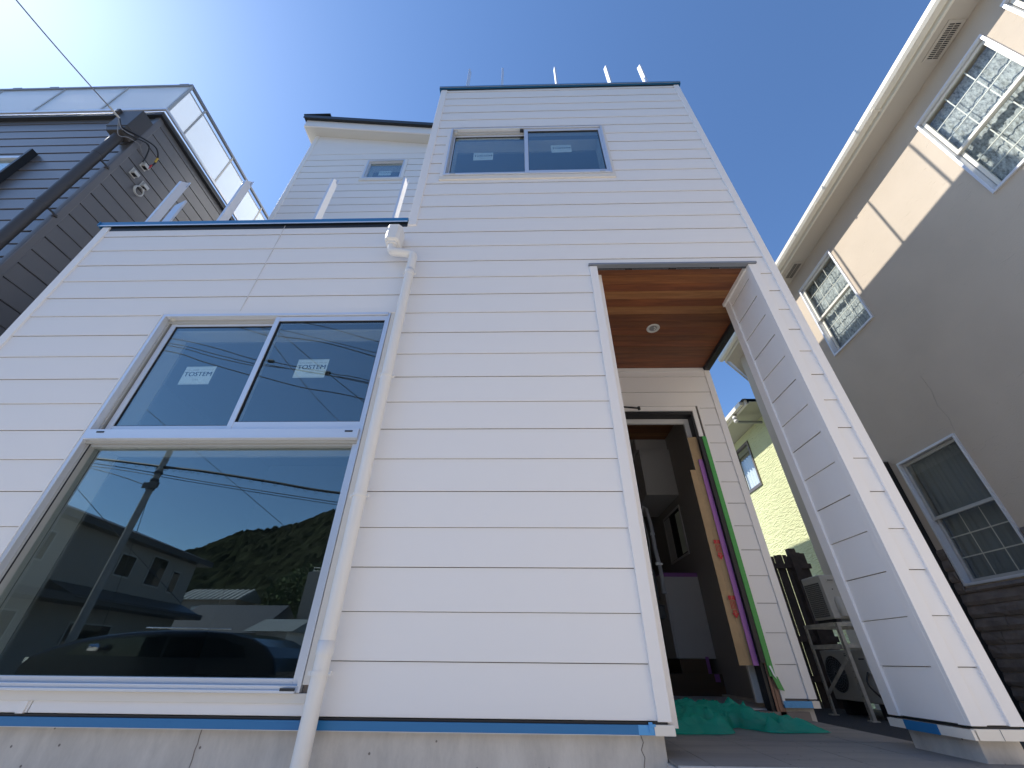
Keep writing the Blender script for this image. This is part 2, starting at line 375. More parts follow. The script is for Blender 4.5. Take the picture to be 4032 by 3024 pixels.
def wall_with_holes(root, name, M, u0, u1, z0, z1, d0, d1, holes, m):
    mb = MB()
    for (a, b, c, d) in rects_minus(u0, u1, z0, z1, holes): mb.box(a, b, d0, d1, c, d, m, M)
    return mb.build(name, root)
def shell(root, name, x0, x1, y0, y1, z0, z1, m, t=0.04, front=False, faces='LRBTD'):
    mb = MB()
    if 'L' in faces: mb.box(x0-t, x0, y0, y1, z0, z1, m)
    if 'R' in faces: mb.box(x1, x1+t, y0, y1, z0, z1, m)
    if 'B' in faces: mb.box(x0-t, x1+t, y1, y1+t, z0-t, z1+t, m)
    if 'T' in faces: mb.box(x0-t, x1+t, y0, y1, z1, z1+t, m)
    if 'D' in faces: mb.box(x0-t, x1+t, y0, y1, z0-t, z0, m)
    return mb.build(name, root)

# ------------------------------------------------------------------ ground
g = MB(); g.box(-400, 400, -400, 400, -1.2, -0.93, SOIL); tag(g.build('ground'), kind='structure')
g = MB(); g.box(-12, 4.9, -5.6, 2.86, -0.93, -0.9, DRIVE); tag(g.build('driveway'), kind='structure')
g = MB(); g.box(-60, 60, -10.5, -5.6, -0.93, -0.915, ASPH); tag(g.build('road'), kind='structure')
g = MB(); g.box(2.62, 5.29, 3.6, 9.6, -0.93, -0.56, ASPH)
g.prism([(3.6, -0.56), (3.6, -0.93), (2.9, -0.93)], 2.75, 5.29, ASPH, ID); tag(g.build('side_path'), kind='structure')

# ================================================================== WHITE HOUSE
H = thing('white_house', 'new white house clad in horizontal siding boards with a tower front and timber lined porch', 'house', (0, 2.8, -0.9))
F = FR(2.8)
WB = (-3.44, -1.235, -0.157, 2.73)      # ground floor window opening
WA = (-0.995, 1.18, 5.14, 6.42)         # upper window opening
PO = (0.76, 2.345, -0.30, 3.41)         # porch opening
boards_holes = [(-3.445, -1.195, -0.206, 2.772), (-1.043, 1.213, 5.058, 6.428), (0.708, 2.40, -1, 3.405)]
# left wing + tower front, every course a part
siding(H, F, -4.80, 2.516, Z0, 4.15, boards_holes, splits=(-2.73,))
siding(H, F, -1.20, 2.516, 4.15, 7.80, boards_holes)
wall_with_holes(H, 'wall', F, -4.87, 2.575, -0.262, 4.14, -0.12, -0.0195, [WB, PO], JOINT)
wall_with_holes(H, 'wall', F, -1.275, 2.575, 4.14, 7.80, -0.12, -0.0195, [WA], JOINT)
vplate(H, 'caulk_seam', F, -2.7335, -2.7265, 2.775, 4.15, -0.014, 0.001, CAULK)
vplate(H, 'cover_strip', F, -2.79, -2.747, -0.262, -0.206, -0.01, 0.008, TRIM, 0.002)
# corner trims (L shaped where they turn)
def corner(u0, u1, z0, z1, side=None):
    mb = MB(); mb.box(u0, u1, -0.016, 0.012, z0, z1, TRIM, F)
    if side == 'L': mb.box(u0, u0+0.02, -0.10, -0.016, z0, z1, TRIM, F)
    if side == 'R': mb.box(u1-0.02, u1, -0.10, -0.016, z0, z1, TRIM, F)
    return mb.build('corner_trim', H, 0.003)
corner(-4.89, -4.80, -0.262, 4.155, 'L'); corner(-1.295, -1.20, 4.165, 7.80, 'L'); corner(2.516, 2.595, -0.262, 7.80, 'R')
corner(0.708, 0.784, -0.262, 3.365, 'R'); corner(2.319, 2.40, -0.262, 3.365)
vplate(H, 'trim_foot', F, -1.293, -1.196, 4.12, 4.165, -0.01, 0.013, TRIM, 0.002)
# porch head flashing
mb = MB(); mb.box(0.70, 2.41, -0.03, 0.022, 3.377, 3.400, GREYM, F); mb.box(0.74, 2.37, -0.03, 0.030, 3.368, 3.3765, GREYM, F); mb.build('head_flashing', H, 0.002)
# parapet caps
mb = MB(); mb.box(-4.945, -1.30, 2.784, 2.99, 4.215, 4.238, BLUEF); mb.box(-4.945, -1.30, 2.778, 2.784, 4.165, 4.238, BLUEF); mb.box(-4.945, -1.30, 2.775, 2.778, 4.162, 4.178, ALU)
mb.box(-4.953, -4.945, 2.764, 4.6, 4.165, 4.235, BLUEF); mb.box(-4.945, -4.80, 2.99, 4.6, 4.215, 4.235, BLUEF); mb.build('parapet_cap', H)
mb = MB(); mb.box(-4.88, -1.30, 2.80, 2.97, 4.10, 4.214, ROOFB); mb.build('parapet_core', H)
mb = MB(); mb.box(-1.325, 2.625, 2.772, 3.0, 7.86, 7.88, BLUEF); mb.box(-1.325, 2.625, 2.764, 2.772, 7.835, 7.88, BLUEF); mb.box(-1.325, 2.625, 2.760, 2.764, 7.822, 7.846, GREYM)
mb.box(-1.325, -1.12, 3.0, 7.2, 7.86, 7.88, BLUEF); mb.box(2.42, 2.625, 3.0, 7.2, 7.86, 7.88, BLUEF); mb.box(-1.12, 2.42, 7.0, 7.2, 7.86, 7.88, BLUEF)
mb.box(2.617, 2.625, 2.772, 7.2, 7.80, 7.86, BLUEF); mb.box(-1.325, -1.317, 2.772, 7.2, 7.80, 7.86, BLUEF); mb.build('parapet_cap', H)
mb = MB(); mb.box(-1.28, 2.58, 2.803, 2.97, 7.80, 7.859, ROOFB); mb.box(-1.28, -1.13, 2.97, 7.1, 7.4, 7.859, ROOFB); mb.box(2.43, 2.58, 2.97, 7.1, 7.4, 7.859, ROOFB); mb.build('parapet_core', H)
# base drip strip with blue film
mb = MB(); mb.box(-4.895, 0.60, -0.01, 0.018, -0.314, -0.274, BLUEF, F); mb.box(-4.895, 0.60, -0.01, 0.0205, -0.3165, -0.3145, ALU, F)
mb.box(0.600, 0.683, -0.01, 0.019, -0.315, -0.274, BLUET, F); mb.build('base_strip', H)
vplate(H, 'strip_end_cap', F, 0.683, 0.790, -0.318, -0.273, -0.10, 0.022, CREAM, 0.002)
mb = MB(); mb.box(0.655, 0.675, 0.019, 0.024, -0.305, -0.262, BLUET, F); mb.box(0.66, 0.69, 0.02, 0.028, -0.28, -0.27, BLUET, F); mb.build('tape_fold', H)
mb = MB(); mb.box(2.314, 2.595, 0.0, 0.022, -0.318, -0.273, CREAM, F); mb.box(2.4415, 2.4435, 0.0225, 0.0235, -0.318, -0.273, INK, F)
mb.box(2.297, 2.319, -0.56, 0.022, -0.318, -0.276, CREAM, F); mb.build('strip_end_cap', H)
mb = MB(); mb.box(2.292, 2.2965, 2.985, 3.225, -0.320, -0.274, BLUEF); mb.build('tape', H)
for a_, b_ in ((2.83, 3.34), (4.64, 7.2)):
    mb = MB(); mb.box(2.596, 2.618, a_, b_, -0.314, -0.274, BLUEF); mb.build('base_strip', H)
mb = MB(); mb.box(-4.86, 0.76, 2.7925, 2.84, -0.2735, -0.2625, BLACKG); mb.build('vent_gap', H)
mb = MB(); mb.box(2.33, 2.57, 2.80, 3.33, -0.2725, -0.2625, BLACKG); mb.build('vent_gap', H)
# foundation
def fnd(x0, x1, y0, y1, z1=-0.3175, nm='foundation'):
    mb = MB(); mb.box(x0, x1, y0, y1, -0.93, z1, CONC); return mb.build(nm, H, 0.004)
fnd(-4.85, 0.742, 2.835, 3.0); fnd(2.352, 2.565, 2.835, 3.30); fnd(2.30, 2.56, 4.632, 4.76); fnd(-4.85, -4.7, 3.0, 9.4); fnd(2.42, 2.56, 4.76, 11)
mb = MB()
for cx, wob in ((-1.741, 0.004), (0.62, 0.008)):
    pts = [(cx + random.uniform(-wob, wob), 2.8335, -0.32 - i*0.03) for i in range(19)]
    mb.tube(pts, 0.0022, JOINT, 4)
mb.build('concrete_crack', H)

# --- porch back wall and reveal
B = FR(4.6)
DOORH = (1.18, 2.314, -0.5, 2.80)
siding(H, B, 0.90, 2.52, Z0, 3.36, [DOORH])
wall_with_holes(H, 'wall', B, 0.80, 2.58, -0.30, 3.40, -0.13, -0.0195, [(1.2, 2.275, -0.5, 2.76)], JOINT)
vplate(H, 'corner_trim', B, 2.52, 2.595, -0.262, 3.36, -0.10, 0.012, TRIM, 0.003)
vplate(H, 'ceiling_trim', B, 0.90, 2.53, 3.33, 3.378, 0.0005, 0.014, TRIM)
mb = MB(); mb.box(2.290, 2.575, -0.01, 0.02, -0.322, -0.275, BLUET, B); mb.box(2.535, 2.598, -0.09, 0.0225, -0.324, -0.273, CREAM, B); mb.build('strip_end_cap', H)
vplate(H, 'wall', LX(0.80), 2.92, 4.6, -0.30, 3.40, -0.05, 0, TRIM)   # porch left inner wall
mb = MB(); mb.box(0.79, 0.80, 2.92, 4.6, -0.3, 3.38, SID); mb.build('inner_panel', H)
# column (wing wall) inner face
L = LX(2.319)
siding(H, L, 2.866, 3.265, Z0, 3.38)
mb = MB(); mb.box(2.335, 2.575, 2.93, 3.33, -0.30, 3.40, JOINT); mb.build('column_core', H)
vplate(H, 'corner_trim', L, 2.812, 2.866, -0.262, 3.38, -0.016, 0.001, TRIM)
vplate(H, 'corner_trim', L, 3.265, 3.355, -0.262, 3.38, -0.016, 0.012, TRIM, 0.003)
mb = MB(); mb.box(2.319, 2.58, 3.335, 3.36, -0.262, 3.38, TRIM); mb.build('column_back', H)
mb = MB(); mb.box(2.295, 2.319, 2.85, 3.37, 3.335, 3.38, TRIM); mb.build('ceiling_trim', H)
# tower right side wall and upper wall boards (seen only from the side)
siding(H, RX(2.58), 2.84, 7.2, 3.488, 7.80)
siding(H, RX(2.58), 2.84, 3.33, Z0, 3.488)
siding(H, RX(2.58), 4.70, 7.2, Z0, 3.488)
mb = MB(); mb.box(2.46, 2.563, 2.93, 7.2, 3.43, 7.8, JOINT); mb.box(2.49, 2.563, 4.74, 11, -0.3, 3.43, JOINT); mb.box(2.46, 2.563, 7.2, 11, 3.43, 6.3, SID)
mb.box(-1.27, -1.16, 2.93, 4.6, 4.2, 7.8, SID); mb.box(-1.27, 2.46, 7.1, 7.2, 3.5, 7.8, SID); mb.box(-1.0, 2.56, 10.9, 11, -0.3, 6.3, SID); mb.build('side_wall', H)
siding(H, LX(-1.285), 2.84, 4.6, 4.238, 7.80)
siding(H, LX(-4.88), 2.84, 4.6, Z0, 4.15); siding(H, LX(-4.88), 4.6, 9.0, Z0, 10.2)
mb = MB(); mb.box(-4.86, -4.75, 2.93, 9.0, -0.3, 4.1, JOINT); mb.box(-4.86, -4.75, 4.72, 9.0, 4.1, 10.2, JOINT)
mb.box(-4.8, -1.0, 9.0, 9.1, -0.3, 9.6, SID); mb.build('side_wall', H)
# roofs / floors
mb = MB(); mb.box(-4.75, -1.29, 2.93, 4.6, 3.3, 3.4, GREYM); mb.build('balcony_floor', H)
mb = MB(); mb.box(-1.16, 2.46, 2.93, 7.1, 7.3, 7.4, GREYM); mb.box(-1.0, 2.62, 7.2, 11.05, 6.3, 6.42, ROOFB); mb.build('flat_roof', H)

# --- porch ceiling planks
ys = [2.85, 2.93, 3.055, 3.16, 3.275, 3.395, 3.52, 3.64, 3.76, 3.88, 4.0, 4.12, 4.24, 4.36, 4.48, 4.598]
ms = [CEDB, CEDO, CEDR, CEDT, CEDR, CEDT, CEDB, CEDB, CEDR, CEDB, CEDR, CEDB, CEDB, CEDR, CEDR]
mb = MB(); mb.box(0.79, 2.52, 2.84, 4.6, 3.394, 3.42, JOINT); mb.build('ceiling_backing', H)
for a, b, m_ in zip(ys, ys[1:], ms):
    mb = MB(); mb.box(0.802, 2.52 if a > 3.36 else 2.34, a+0.0015, b-0.0015, 3.380, 3.393, m_); mb.build('ceiling_plank', H, 0.0012)
mb = MB()   # metal vent strip at the front edge
mb.box(0.80, 2.319, 2.822, 2.848, 3.368, 3.395, DARKM)
mb.box(0.80, 2.319, 2.806, 2.822, 3.366, 3.385, GREYM)
mb.build('vent_strip', H)
for a, b in ((0.80, 1.09), (1.16, 1.54), (1.61, 1.97), (2.05, 2.319)):
    mb = MB(); mb.box(a, b, 2.824, 2.846, 3.3655, 3.3675, BLACKG)
    for i in range(int((b-a)/0.012)): mb.box(a+i*0.012, a+i*0.012+0.004, 2.826, 2.844, 3.3635, 3.3652, GREYM)
    mb.build('vent_slot', H)
mb = MB(); mb.box(2.52, 2.60, 3.36, 4.60, 3.335, 3.40, DARKM); mb.box(2.515, 2.53, 3.36, 4.6, 3.355, 3.379, DARKM)
for i in range(4): mb.box(2.54, 2.58, 3.42+i*0.29, 3.66+i*0.29, 3.330, 3.3345, BLACKG)
mb.build('vent_strip', H)
mb = MB(); mb.box(0.80, 2.6, 3.36, 4.6, 3.42, 3.5, SID); mb.build('porch_header', H)
# downlight
mb = MB(); c = Vector((1.616, 3.765, 3.379)); n_ = 28
def ring(r, z): return [(c.x+r*math.cos(2*math.pi*i/n_), c.y+r*math.sin(2*math.pi*i/n_), z) for i in range(n_)]
rs = [(0.079, 3.379), (0.077, 3.372), (0.060, 3.370), (0.055, 3.378), (0.045, 3.3795)]
vs = [p for r, z in rs for p in ring(r, z)]
mb.add(vs, [(j*n_+i, j*n_+(i+1) % n_, (j+1)*n_+(i+1) % n_, (j+1)*n_+i) for j in range(len(rs)-1) for i in range(n_)], WHC, True)
dl = mb.build('downlight', H)
mb = MB(); mb.add(ring(0.046, 3.3765), [tuple(range(n_))], INTG); 
for dx, dy in ((0.02, 0.012), (0.028, -0.008), (0.01, -0.024)): mb.tube([(c.x+dx, c.y+dy, 3.376), (c.x+dx, c.y+dy, 3.370)], 0.008, WHC, 10)
mb.build('lens', dl)

# --- downpipe
P_ = (-1.116, 2.712)
mb = MB()
pts = [(-1.36, 2.70, 3.66), (-1.36, 2.70, 3.60)]
pts += [(-1.36+0.05*(1-math.cos(a)), 2.70, 3.565-0.05*math.sin(a)) for a in (0.3, 0.7, 1.1, 1.4)]
pts += [(-1.28, 2.70, 3.512), (-1.20, 2.705, 3.50), (-1.175, 2.707, 3.498)]
pts += [(-1.166+0.05*math.sin(a), 2.71, 3.498-0.05*(1-math.cos(a))) for a in (0.4, 0.8, 1.2, 1.5)]
pts += [(P_[0], P_[1], 3.42), (P_[0], P_[1], 2.0), (P_[0], P_[1], 0.5), (P_[0], P_[1], -0.93)]
mb.tube(pts, 0.0435, PIPE, 24)
for z in (3.24, 0.085): mb.tube([(P_[0], P_[1], z-0.07), (P_[0], P_[1], z), (P_[0], P_[1], z+0.001)], [0.0475, 0.0475, 0.044], PIPE, 24)
mb.tube([(P_[0], P_[1], 1.86), (P_[0], P_[1], 1.93)], 0.0455, PIPE, 24)
dp = mb.build('downpipe', H)
for z in (3.20, 1.935, 0.929, -0.066):
    mb = MB(); mb.tube([(P_[0], P_[1], z-0.011), (P_[0], P_[1], z+0.011)], 0.0495, PIPE, 24)
    mb.box(P_[0]+0.045, P_[0]+0.064, P_[1]-0.008, P_[1]+0.012, z-0.010, z+0.010, PIPE); mb.box(P_[0]-0.064, P_[0]-0.045, P_[1]-0.008, P_[1]+0.012, z-0.010, z+0.010, PIPE)
    mb.box(P_[0]-0.012, P_[0]+0.012, P_[1]+0.04, 2.80, z-0.006, z+0.006, PIPE); mb.tube([(P_[0]+0.056, P_[1]-0.014, z), (P_[0]+0.056, P_[1]+0.018, z)], 0.004, ALU, 8)
    mb.build('pipe_band', dp)
mb = MB()   # hopper: octagonal box, tapering foot
def hop(z, w_, d_, c_): return [(-1.36+sx, 2.70+sy, z) for sx, sy in ((-w_, d_*0.9), (-w_, -d_+c_), (-w_+c_, -d_), (w_-c_, -d_), (w_, -d_+c_), (w_, d_*0.9))]
secs = [(3.885, .078, .08, .03), (3.66, .078, .08, .03), (3.645, .070, .07, .028), (3.64, .056, .055, .022), (3.615, .054, .052, .02)]
vs = [p for s_ in secs for p in hop(*s_)]
mb.add(vs, [(j*6+i, j*6+(i+1) % 6, (j+1)*6+(i+1) % 6, (j+1)*6+i) for j in range(4) for i in range(6)] + [tuple(range(6)), tuple(range(29, 23, -1))], PIPE)
mb.box(-1.42, -1.30, 2.77, 2.80, 3.66, 3.87, PIPE); mb.build('rain_hopper', dp, 0.003)

# --- railing brackets on the parapets
def post(x, y, z0, z1, d=0.10, wdt=0.03, cut=0.13, turn=False):
    mb = MB()
    if turn:
        mb.prism([(x-d/2, z0), (x+d/2, z0), (x+d/2, z1), (x-d/2, z1-cut)], y-wdt/2, y-wdt/2+0.005, ALU, lambda q: (q[1], q[0], q[2]))
        mb.box(x+d/2-0.005, x+d/2, y-wdt/2+0.005, y+wdt/2, z0, z1, ALU); mb.box(x-d/2, x-d/2+0.005, y-wdt/2+0.005, y+wdt/2, z0, z1-cut, ALU)
        mb.box(x-0.06, x+0.06, y-0.06, y+0.06, z0-0.02, z0, ALU); return mb.build('railing_post', H, 0.0015)
    # thin channel, web faces -x, front edge open; top cut on a slant
    mb.prism([(y-d/2, z0), (y+d/2, z0), (y+d/2, z1), (y-d/2, z1-cut)], x-wdt/2, x-wdt/2+0.005, ALU, ID)
    mb.box(x-wdt/2+0.005, x+wdt/2, y+d/2-0.005, y+d/2, z0, z1, ALU); mb.box(x-wdt/2+0.005, x+wdt/2, y-d/2, y-d/2+0.005, z0, z1-cut, ALU)
    mb.box(x+wdt/2-0.005, x+wdt/2, y-d/2+0.005, y+d/2-0.005, z0, z1-cut, ALU)
    mb.box(x-0.06, x+0.05, y-0.06, y+0.06, z0-0.02, z0, ALU)
    o = mb.build('railing_post', H, 0.0015)
    mb = MB(); mb.tube([(x-wdt/2-0.002, y, z0+0.30), (x-wdt/2+0.001, y, z0+0.30)], 0.009, DARKM, 10); mb.build('bolt_hole', o)
for px in (-0.905, -0.305, 0.64, 1.56, 2.17): post(px, 2.90, 7.895, 9.01)
for px in (-2.475, -1.52): post(px, 2.90, 4.25, 5.38)
for px in (-4.53, -3.65): post(px, 2.90, 4.25, 5.38)
post(-4.87, 3.25, 4.25, 5.45, turn=True); pass
for py in (3.21, 4.06, 4.95, 5.9): post(2.52, py, 7.895, 9.01, turn=True)

# --- upper back wall (third storey) and its roof
Y4 = 4.60
slope = lambda x: 10.37 - 0.174*(x + 4.89)
U = FR(Y4); wc = (-3.385, -2.545, 8.43, 9.20)
ho = [(-3.42, -2.485, 8.35, 9.20)]
siding(H, U, -4.80, -1.28, 4.238, 10.5, ho, top=lambda x: slope(x) - 0.005)
for (a, b, c_, d_) in rects_minus(-4.87, -1.28, 3.4, 9.70, [wc]):
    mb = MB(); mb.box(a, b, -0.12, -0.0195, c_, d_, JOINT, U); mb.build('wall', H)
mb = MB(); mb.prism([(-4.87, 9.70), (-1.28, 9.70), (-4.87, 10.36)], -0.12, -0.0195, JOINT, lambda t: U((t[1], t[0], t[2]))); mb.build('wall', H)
vplate(H, 'corner_trim', U, -4.89, -4.80, 4.238, 10.37, -0.10, 0.012, TRIM, 0.003)
vplate(H, 'window_casing', U, -3.42, -3.385, 8.44, 9.20, -0.02, 0.012, TRIM); vplate(H, 'window_casing', U, -2.545, -2.488, 8.44, 9.20, -0.02, 0.012, TRIM)
vplate(H, 'window_casing', U, -3.42, -2.488, 8.352, 8.44, -0.02, 0.016, CREAM)
def slab(x0, x1, y0, y1, lo, hi, m, nm, fz=slope):
    mb = MB(); mb.prism([(x0, fz(x0)+lo), (x1, fz(x1)+lo), (x1, fz(x1)+hi), (x0, fz(x0)+hi)], y0, y1, m, lambda t: (t[1], t[0], t[2])); return mb.build(nm, H)
slab(-5.085, -1.0, 4.40, 9.2, 0.0, 0.02, mat('white_soffit', (0.70, 0.67, 0.60), 0.7), 'soffit')
slab(-5.10, -1.0, 4.375, 4.40, -0.005, 0.27, TRIM, 'fascia'); slab(-5.11, -5.085, 4.40, 9.2, -0.005, 0.27, TRIM, 'fascia')
slab(-5.16, -0.98, 4.32, 9.3, 0.275, 0.40, ROOFB, 'roof'); slab(-5.17, -1.0, 4.305, 4.319, 0.262, 0.38, ROOFB, 'roof_edge')
mb = MB(); mb.box(-5.19, -4.55, 4.30, 4.5, slope(-5.1)+0.40, slope(-5.1)+0.43, ROOFB); mb.build('ridge_cap', H)

mb = MB(); mb.box(-1.0, 2.58, 7.21, 9.7, 6.43, 8.9, SID); mb.build('side_wall', H)
slab(-0.97, 2.75, 7.05, 9.8, -0.10, 0.02, ROOFB, 'roof')
# --- windows
def frame4(mb, x0, x1, z0, z1, wd, y0, y1, m):
    mb.box(x0, x0+wd, y0, y1, z0, z1, m); mb.box(x1-wd, x1, y0, y1, z0, z1, m)
    mb.box(x0+wd, x1-wd, y0, y1, z0, z0+wd, m); mb.box(x0+wd, x1-wd, y0, y1, z1-wd, z1, m)
def pane(parent, x0, x1, z0, z1, y, m=None):
    mb = MB(); mb.box(x0, x1, y, y+0.005, z0, z1, m or GL); return mb.build('pane', parent)
def sash(parent, x0, x1, z0, z1, gx0, gx1, gz0, gz1, y0, y1):
    mb = MB()
    mb.box(x0, gx0, y0, y1, z0, z1, ALU); mb.box(gx1, x1, y0, y1, z0, z1, ALU)
    mb.box(gx0, gx1, y0+0.002, y1, z0, gz0, ALU); mb.box(gx0, gx1, y0+0.002, y1, gz1, z1, ALU)
    for b_ in ((gx0, gx0+0.006, gz0, gz1), (gx1-0.006, gx1, gz0, gz1)): mb.box(b_[0], b_[1], y0+0.006, y1-0.002, b_[2], b_[3], BLACKG)
    mb.box(gx0+0.006, gx1-0.006, y0+0.006, y1-0.002, gz0, gz0+0.006, BLACKG); mb.box(gx0+0.006, gx1-0.006, y0+0.006, y1-0.002, gz1-0.006, gz1, BLACKG)
    mb.build('sash', parent, 0.0015); pane(parent, gx0+0.004, gx1-0.004, gz0+0.004, gz1-0.004, (y0+y1)/2)
def sticker(parent, xc, zc, wd, ht, y, rot=0.0):
    mb = MB(); ca, sa = math.cos(rot), math.sin(rot)
    def T(yy): return lambda p: (xc + p[0]*ca - p[1]*sa, yy, zc + p[0]*sa + p[1]*ca)
    t0 = T(y); mb.add([t0(p) for p in ((-wd/2, -ht/2), (wd/2, -ht/2), (wd/2, ht/2), (-wd/2, ht/2))] , [(0, 1, 2, 3)], STK)
    t1 = T(y-0.0006)
    for q in ((-wd/2+.006, wd/2-.006, ht/2-.010, ht/2-.0085), (-wd/2+.006, wd/2-.006, -ht/2+.0085, -ht/2+.010)):
        mb.add([t1(p) for p in ((q[0], q[2]), (q[1], q[2]), (q[1], q[3]), (q[0], q[3]))], [(0, 1, 2, 3)], INKF)
    for sh in (-0.006, 0.0, 0.006):
        t2 = T(y-0.0007-abs(sh)*0.02-(0.0001 if sh > 0 else 0)); text_mesh(mb, 'TOSTEM', wd*0.245, INK, lambda p: t2((p[0]+sh*wd, p[1]+ht*0.06)))
    text_mesh(mb, 'リクシルの窓・ドア ブランド', wd*0.068, INK, lambda p: t1((p[0], p[1]+ht*0.30)))
    text_mesh(mb, 'LIXIL', wd*0.10, INKF, lambda p: t1((p[0], p[1]-ht*0.24)))
    return mb.build('sticker', parent)
# ground-floor window: sliding pair above, fixed light below
mb = MB()
x0, x1 = -3.44, -1.238
mb.box(x0, x0+0.030, 2.775, 2.91, -0.157, 2.726, ALU); mb.box(x1-0.022, x1, 2.785, 2.91, -0.157, 2.726, ALU)
mb.box(x0+0.030, x1-0.022, 2.775, 2.91, 2.700, 2.728, ALU)
mb.box(x0+0.030, x1-0.022, 2.765, 2.91, 1.395, 1.478, ALU); mb.box(x0+0.030, x1-0.022, 2.759, 2.765, 1.395, 1.404, ALU); mb.box(x0+0.030, x1-0.022, 2.80, 2.90, 1.372, 1.395, ALUD)
mb.box(x0+0.030, x1-0.022, 2.785, 2.91, -0.157, -0.125, ALU); mb.box(x0+0.03, x1-0.022, 2.768, 2.785, -0.160, -0.146, ALU)
mb.box(x0+0.030, x0+0.068, 2.82, 2.90, -0.125, 1.372, ALUD); mb.box(x1-0.068, x1-0.022, 2.82, 2.90, -0.125, 1.372, ALU)
mb.box(x0+0.068, x1-0.068, 2.82, 2.90, -0.125, -0.095, ALU); mb.box(x0+0.068, x1-0.068, 2.82, 2.90, 1.355, 1.372, ALUD)
mb.box(x0+0.030, x0+0.05, 2.83, 2.90, 1.478, 2.700, ALUD); mb.box(x0+0.05, -2.33, 2.83, 2.90, 2.66, 2.700, ALUD)
mb.box(x0+0.060, x0+0.068, 2.812, 2.8195, -0.125, 1.372, BLACKG)
wB = mb.build('window', H, 0.002); wB['label'] = 'tall ground floor window, sliding pair above one large fixed pane'
pane(wB, x0+0.068, x1-0.068, -0.095, 1.355, 2.86)
sash(wB, -3.375, -2.30, 1.485, 2.66, -3.325, -2.335, 1.55, 2.632, 2.845, 2.872)
sash(wB, -2.335, -1.262, 1.484, 2.695, -2.290, -1.281, 1.553, 2.640, 2.79, 2.825)
sticker(wB, -2.87, 2.066, 0.272, 0.194, 2.866, R_(0.5)); sticker(wB, -1.836, 2.096, 0.274, 0.198, 2.815, R_(0.3))
mb = MB()
for xx in (-3.30, -1.335): mb.box(xx-0.03, xx+0.03, 2.762, 2.7648, 1.447, 1.460, DARKM)
mb.box(-1.343, -1.259, 2.7665, 2.7678, -0.150, -0.136, DARKM); mb.build('drain_cover', wB)
mb = MB(); mb.box(-1.31, -1.36, 2.80, 2.83, 2.66, 2.70, ALUD)
mb.prism([(0, 0), (0.06, 0), (0.03, -0.02)], 2.80, 2.83, WHC, lambda t: (-3.40+t[1], t[0], 2.70+t[2])); mb.build('stopper', wB)
# casing around it
vplate(H, 'window_casing', F, -3.447, -1.197, 2.732, 2.772, -0.02, 0.014, TRIM, 0.002)
vplate(H, 'window_casing', F, -1.236, -1.197, -0.122, 2.732, -0.02, 0.008, CREAM, 0.003)
vplate(H, 'window_casing', F, -3.455, -1.197, -0.206, -0.160, -0.02, 0.010, CREAM, 0.002)
vplate(H, 'window_casing', F, -3.452, -3.4415, -0.16, 2.732, -0.02, 0.028, TRIM)
# upper window
mb = MB()
mb.box(-0.993, -0.968, 2.775, 2.90, 5.148, 6.415, ALU); mb.box(1.155, 1.178, 2.775, 2.90, 5.148, 6.415, ALU)
mb.box(-0.968, 1.155, 2.775, 2.90, 6.39, 6.416, ALU); mb.box(-0.968, 1.155, 2.770, 2.90, 5.146, 5.180, ALU)
mb.box(-0.968, 0.08, 2.82, 2.90, 6.33, 6.39, ALUD); mb.box(-0.968, -0.95, 2.82, 2.9, 5.18, 6.33, ALUD)
wA = mb.build('window', H, 0.002); wA['label'] = 'wide upper sliding window with two maker stickers'
sash(wA, -0.95, 0.10, 5.182, 6.325, -0.945+0.008, 0.062, 5.27, 6.285, 2.838, 2.865)
sash(wA, 0.060, 1.155, 5.182, 6.372, 0.113, 1.119, 5.252, 6.322, 2.79, 2.825)
sticker(wA, -0.51, 5.76, 0.272, 0.20, 2.8585, 0.01); sticker(wA, 0.567, 5.845, 0.277, 0.20, 2.815, 0.03)
mb = MB()
for xx in (-0.87, 1.05): mb.box(xx-0.035, xx+0.035, 2.766, 2.7695, 5.152, 5.164, ALUD)
mb.box(-0.95, -0.91, 2.79, 2.82, 6.32, 6.385, WHC); mb.box(0.0, 0.05, 2.79, 2.83, 6.34, 6.385, BLACKG); mb.build('drain_cover', wA)
vplate(H, 'window_casing', F, -1.040, -0.9945, 5.10, 6.425, -0.02, 0.014, TRIM, 0.002); vplate(H, 'window_casing', F, 1.179, 1.212, 5.10, 6.42, -0.02, 0.014, CREAM, 0.002)
vplate(H, 'window_casing', F, -1.040, 1.212, 5.06, 5.14, -0.02, 0.016, CREAM, 0.002)
# small top window
mb = MB(); frame4(mb, -3.383, -2.547, 8.442, 9.198, 0.035, 4.59, 4.72, ALU); frame4(mb, -3.348, -2.582, 8.477, 9.163, 0.03, 4.64, 4.67, ALU)
wC = mb.build('window', H, 0.002); pane(wC, -3.318, -2.612, 8.507, 9.133, 4.65); sticker(wC, -2.945, 8.745, 0.27, 0.17, 4.657)
# interior reveals and rooms
def reveal(x0, x1, z0, z1, y0, y1, t=0.02):
    mb = MB(); mb.box(x0-t, x0, y0, y1, z0-t, z1+t, INTW); mb.box(x1, x1+t, y0, y1, z0-t, z1+t, INTW); mb.box(x0, x1, y0, y1, z1, z1+t, INTW); mb.box(x0, x1, y0, y1, z0-t, z0, INTW)
    mb.build('window_reveal', H)
reveal(-3.37, -1.30, 1.47, 2.62, 2.92, 3.07); reveal(-3.37, -1.31, -0.10, 1.38, 2.92, 3.07); reveal(-0.94, 1.13, 5.19, 6.30, 2.92, 3.07); reveal(-3.33, -2.60, 8.49, 9.15, 4.73, 4.85)
wall_with_holes(H, 'inner_wall', FR(3.075), -4.7, 0.75, -0.25, 3.0, -0.02, 0.0, [(-3.37, -1.30, 1.47, 2.62), (-3.37, -1.31, -0.10, 1.38)], INTG)
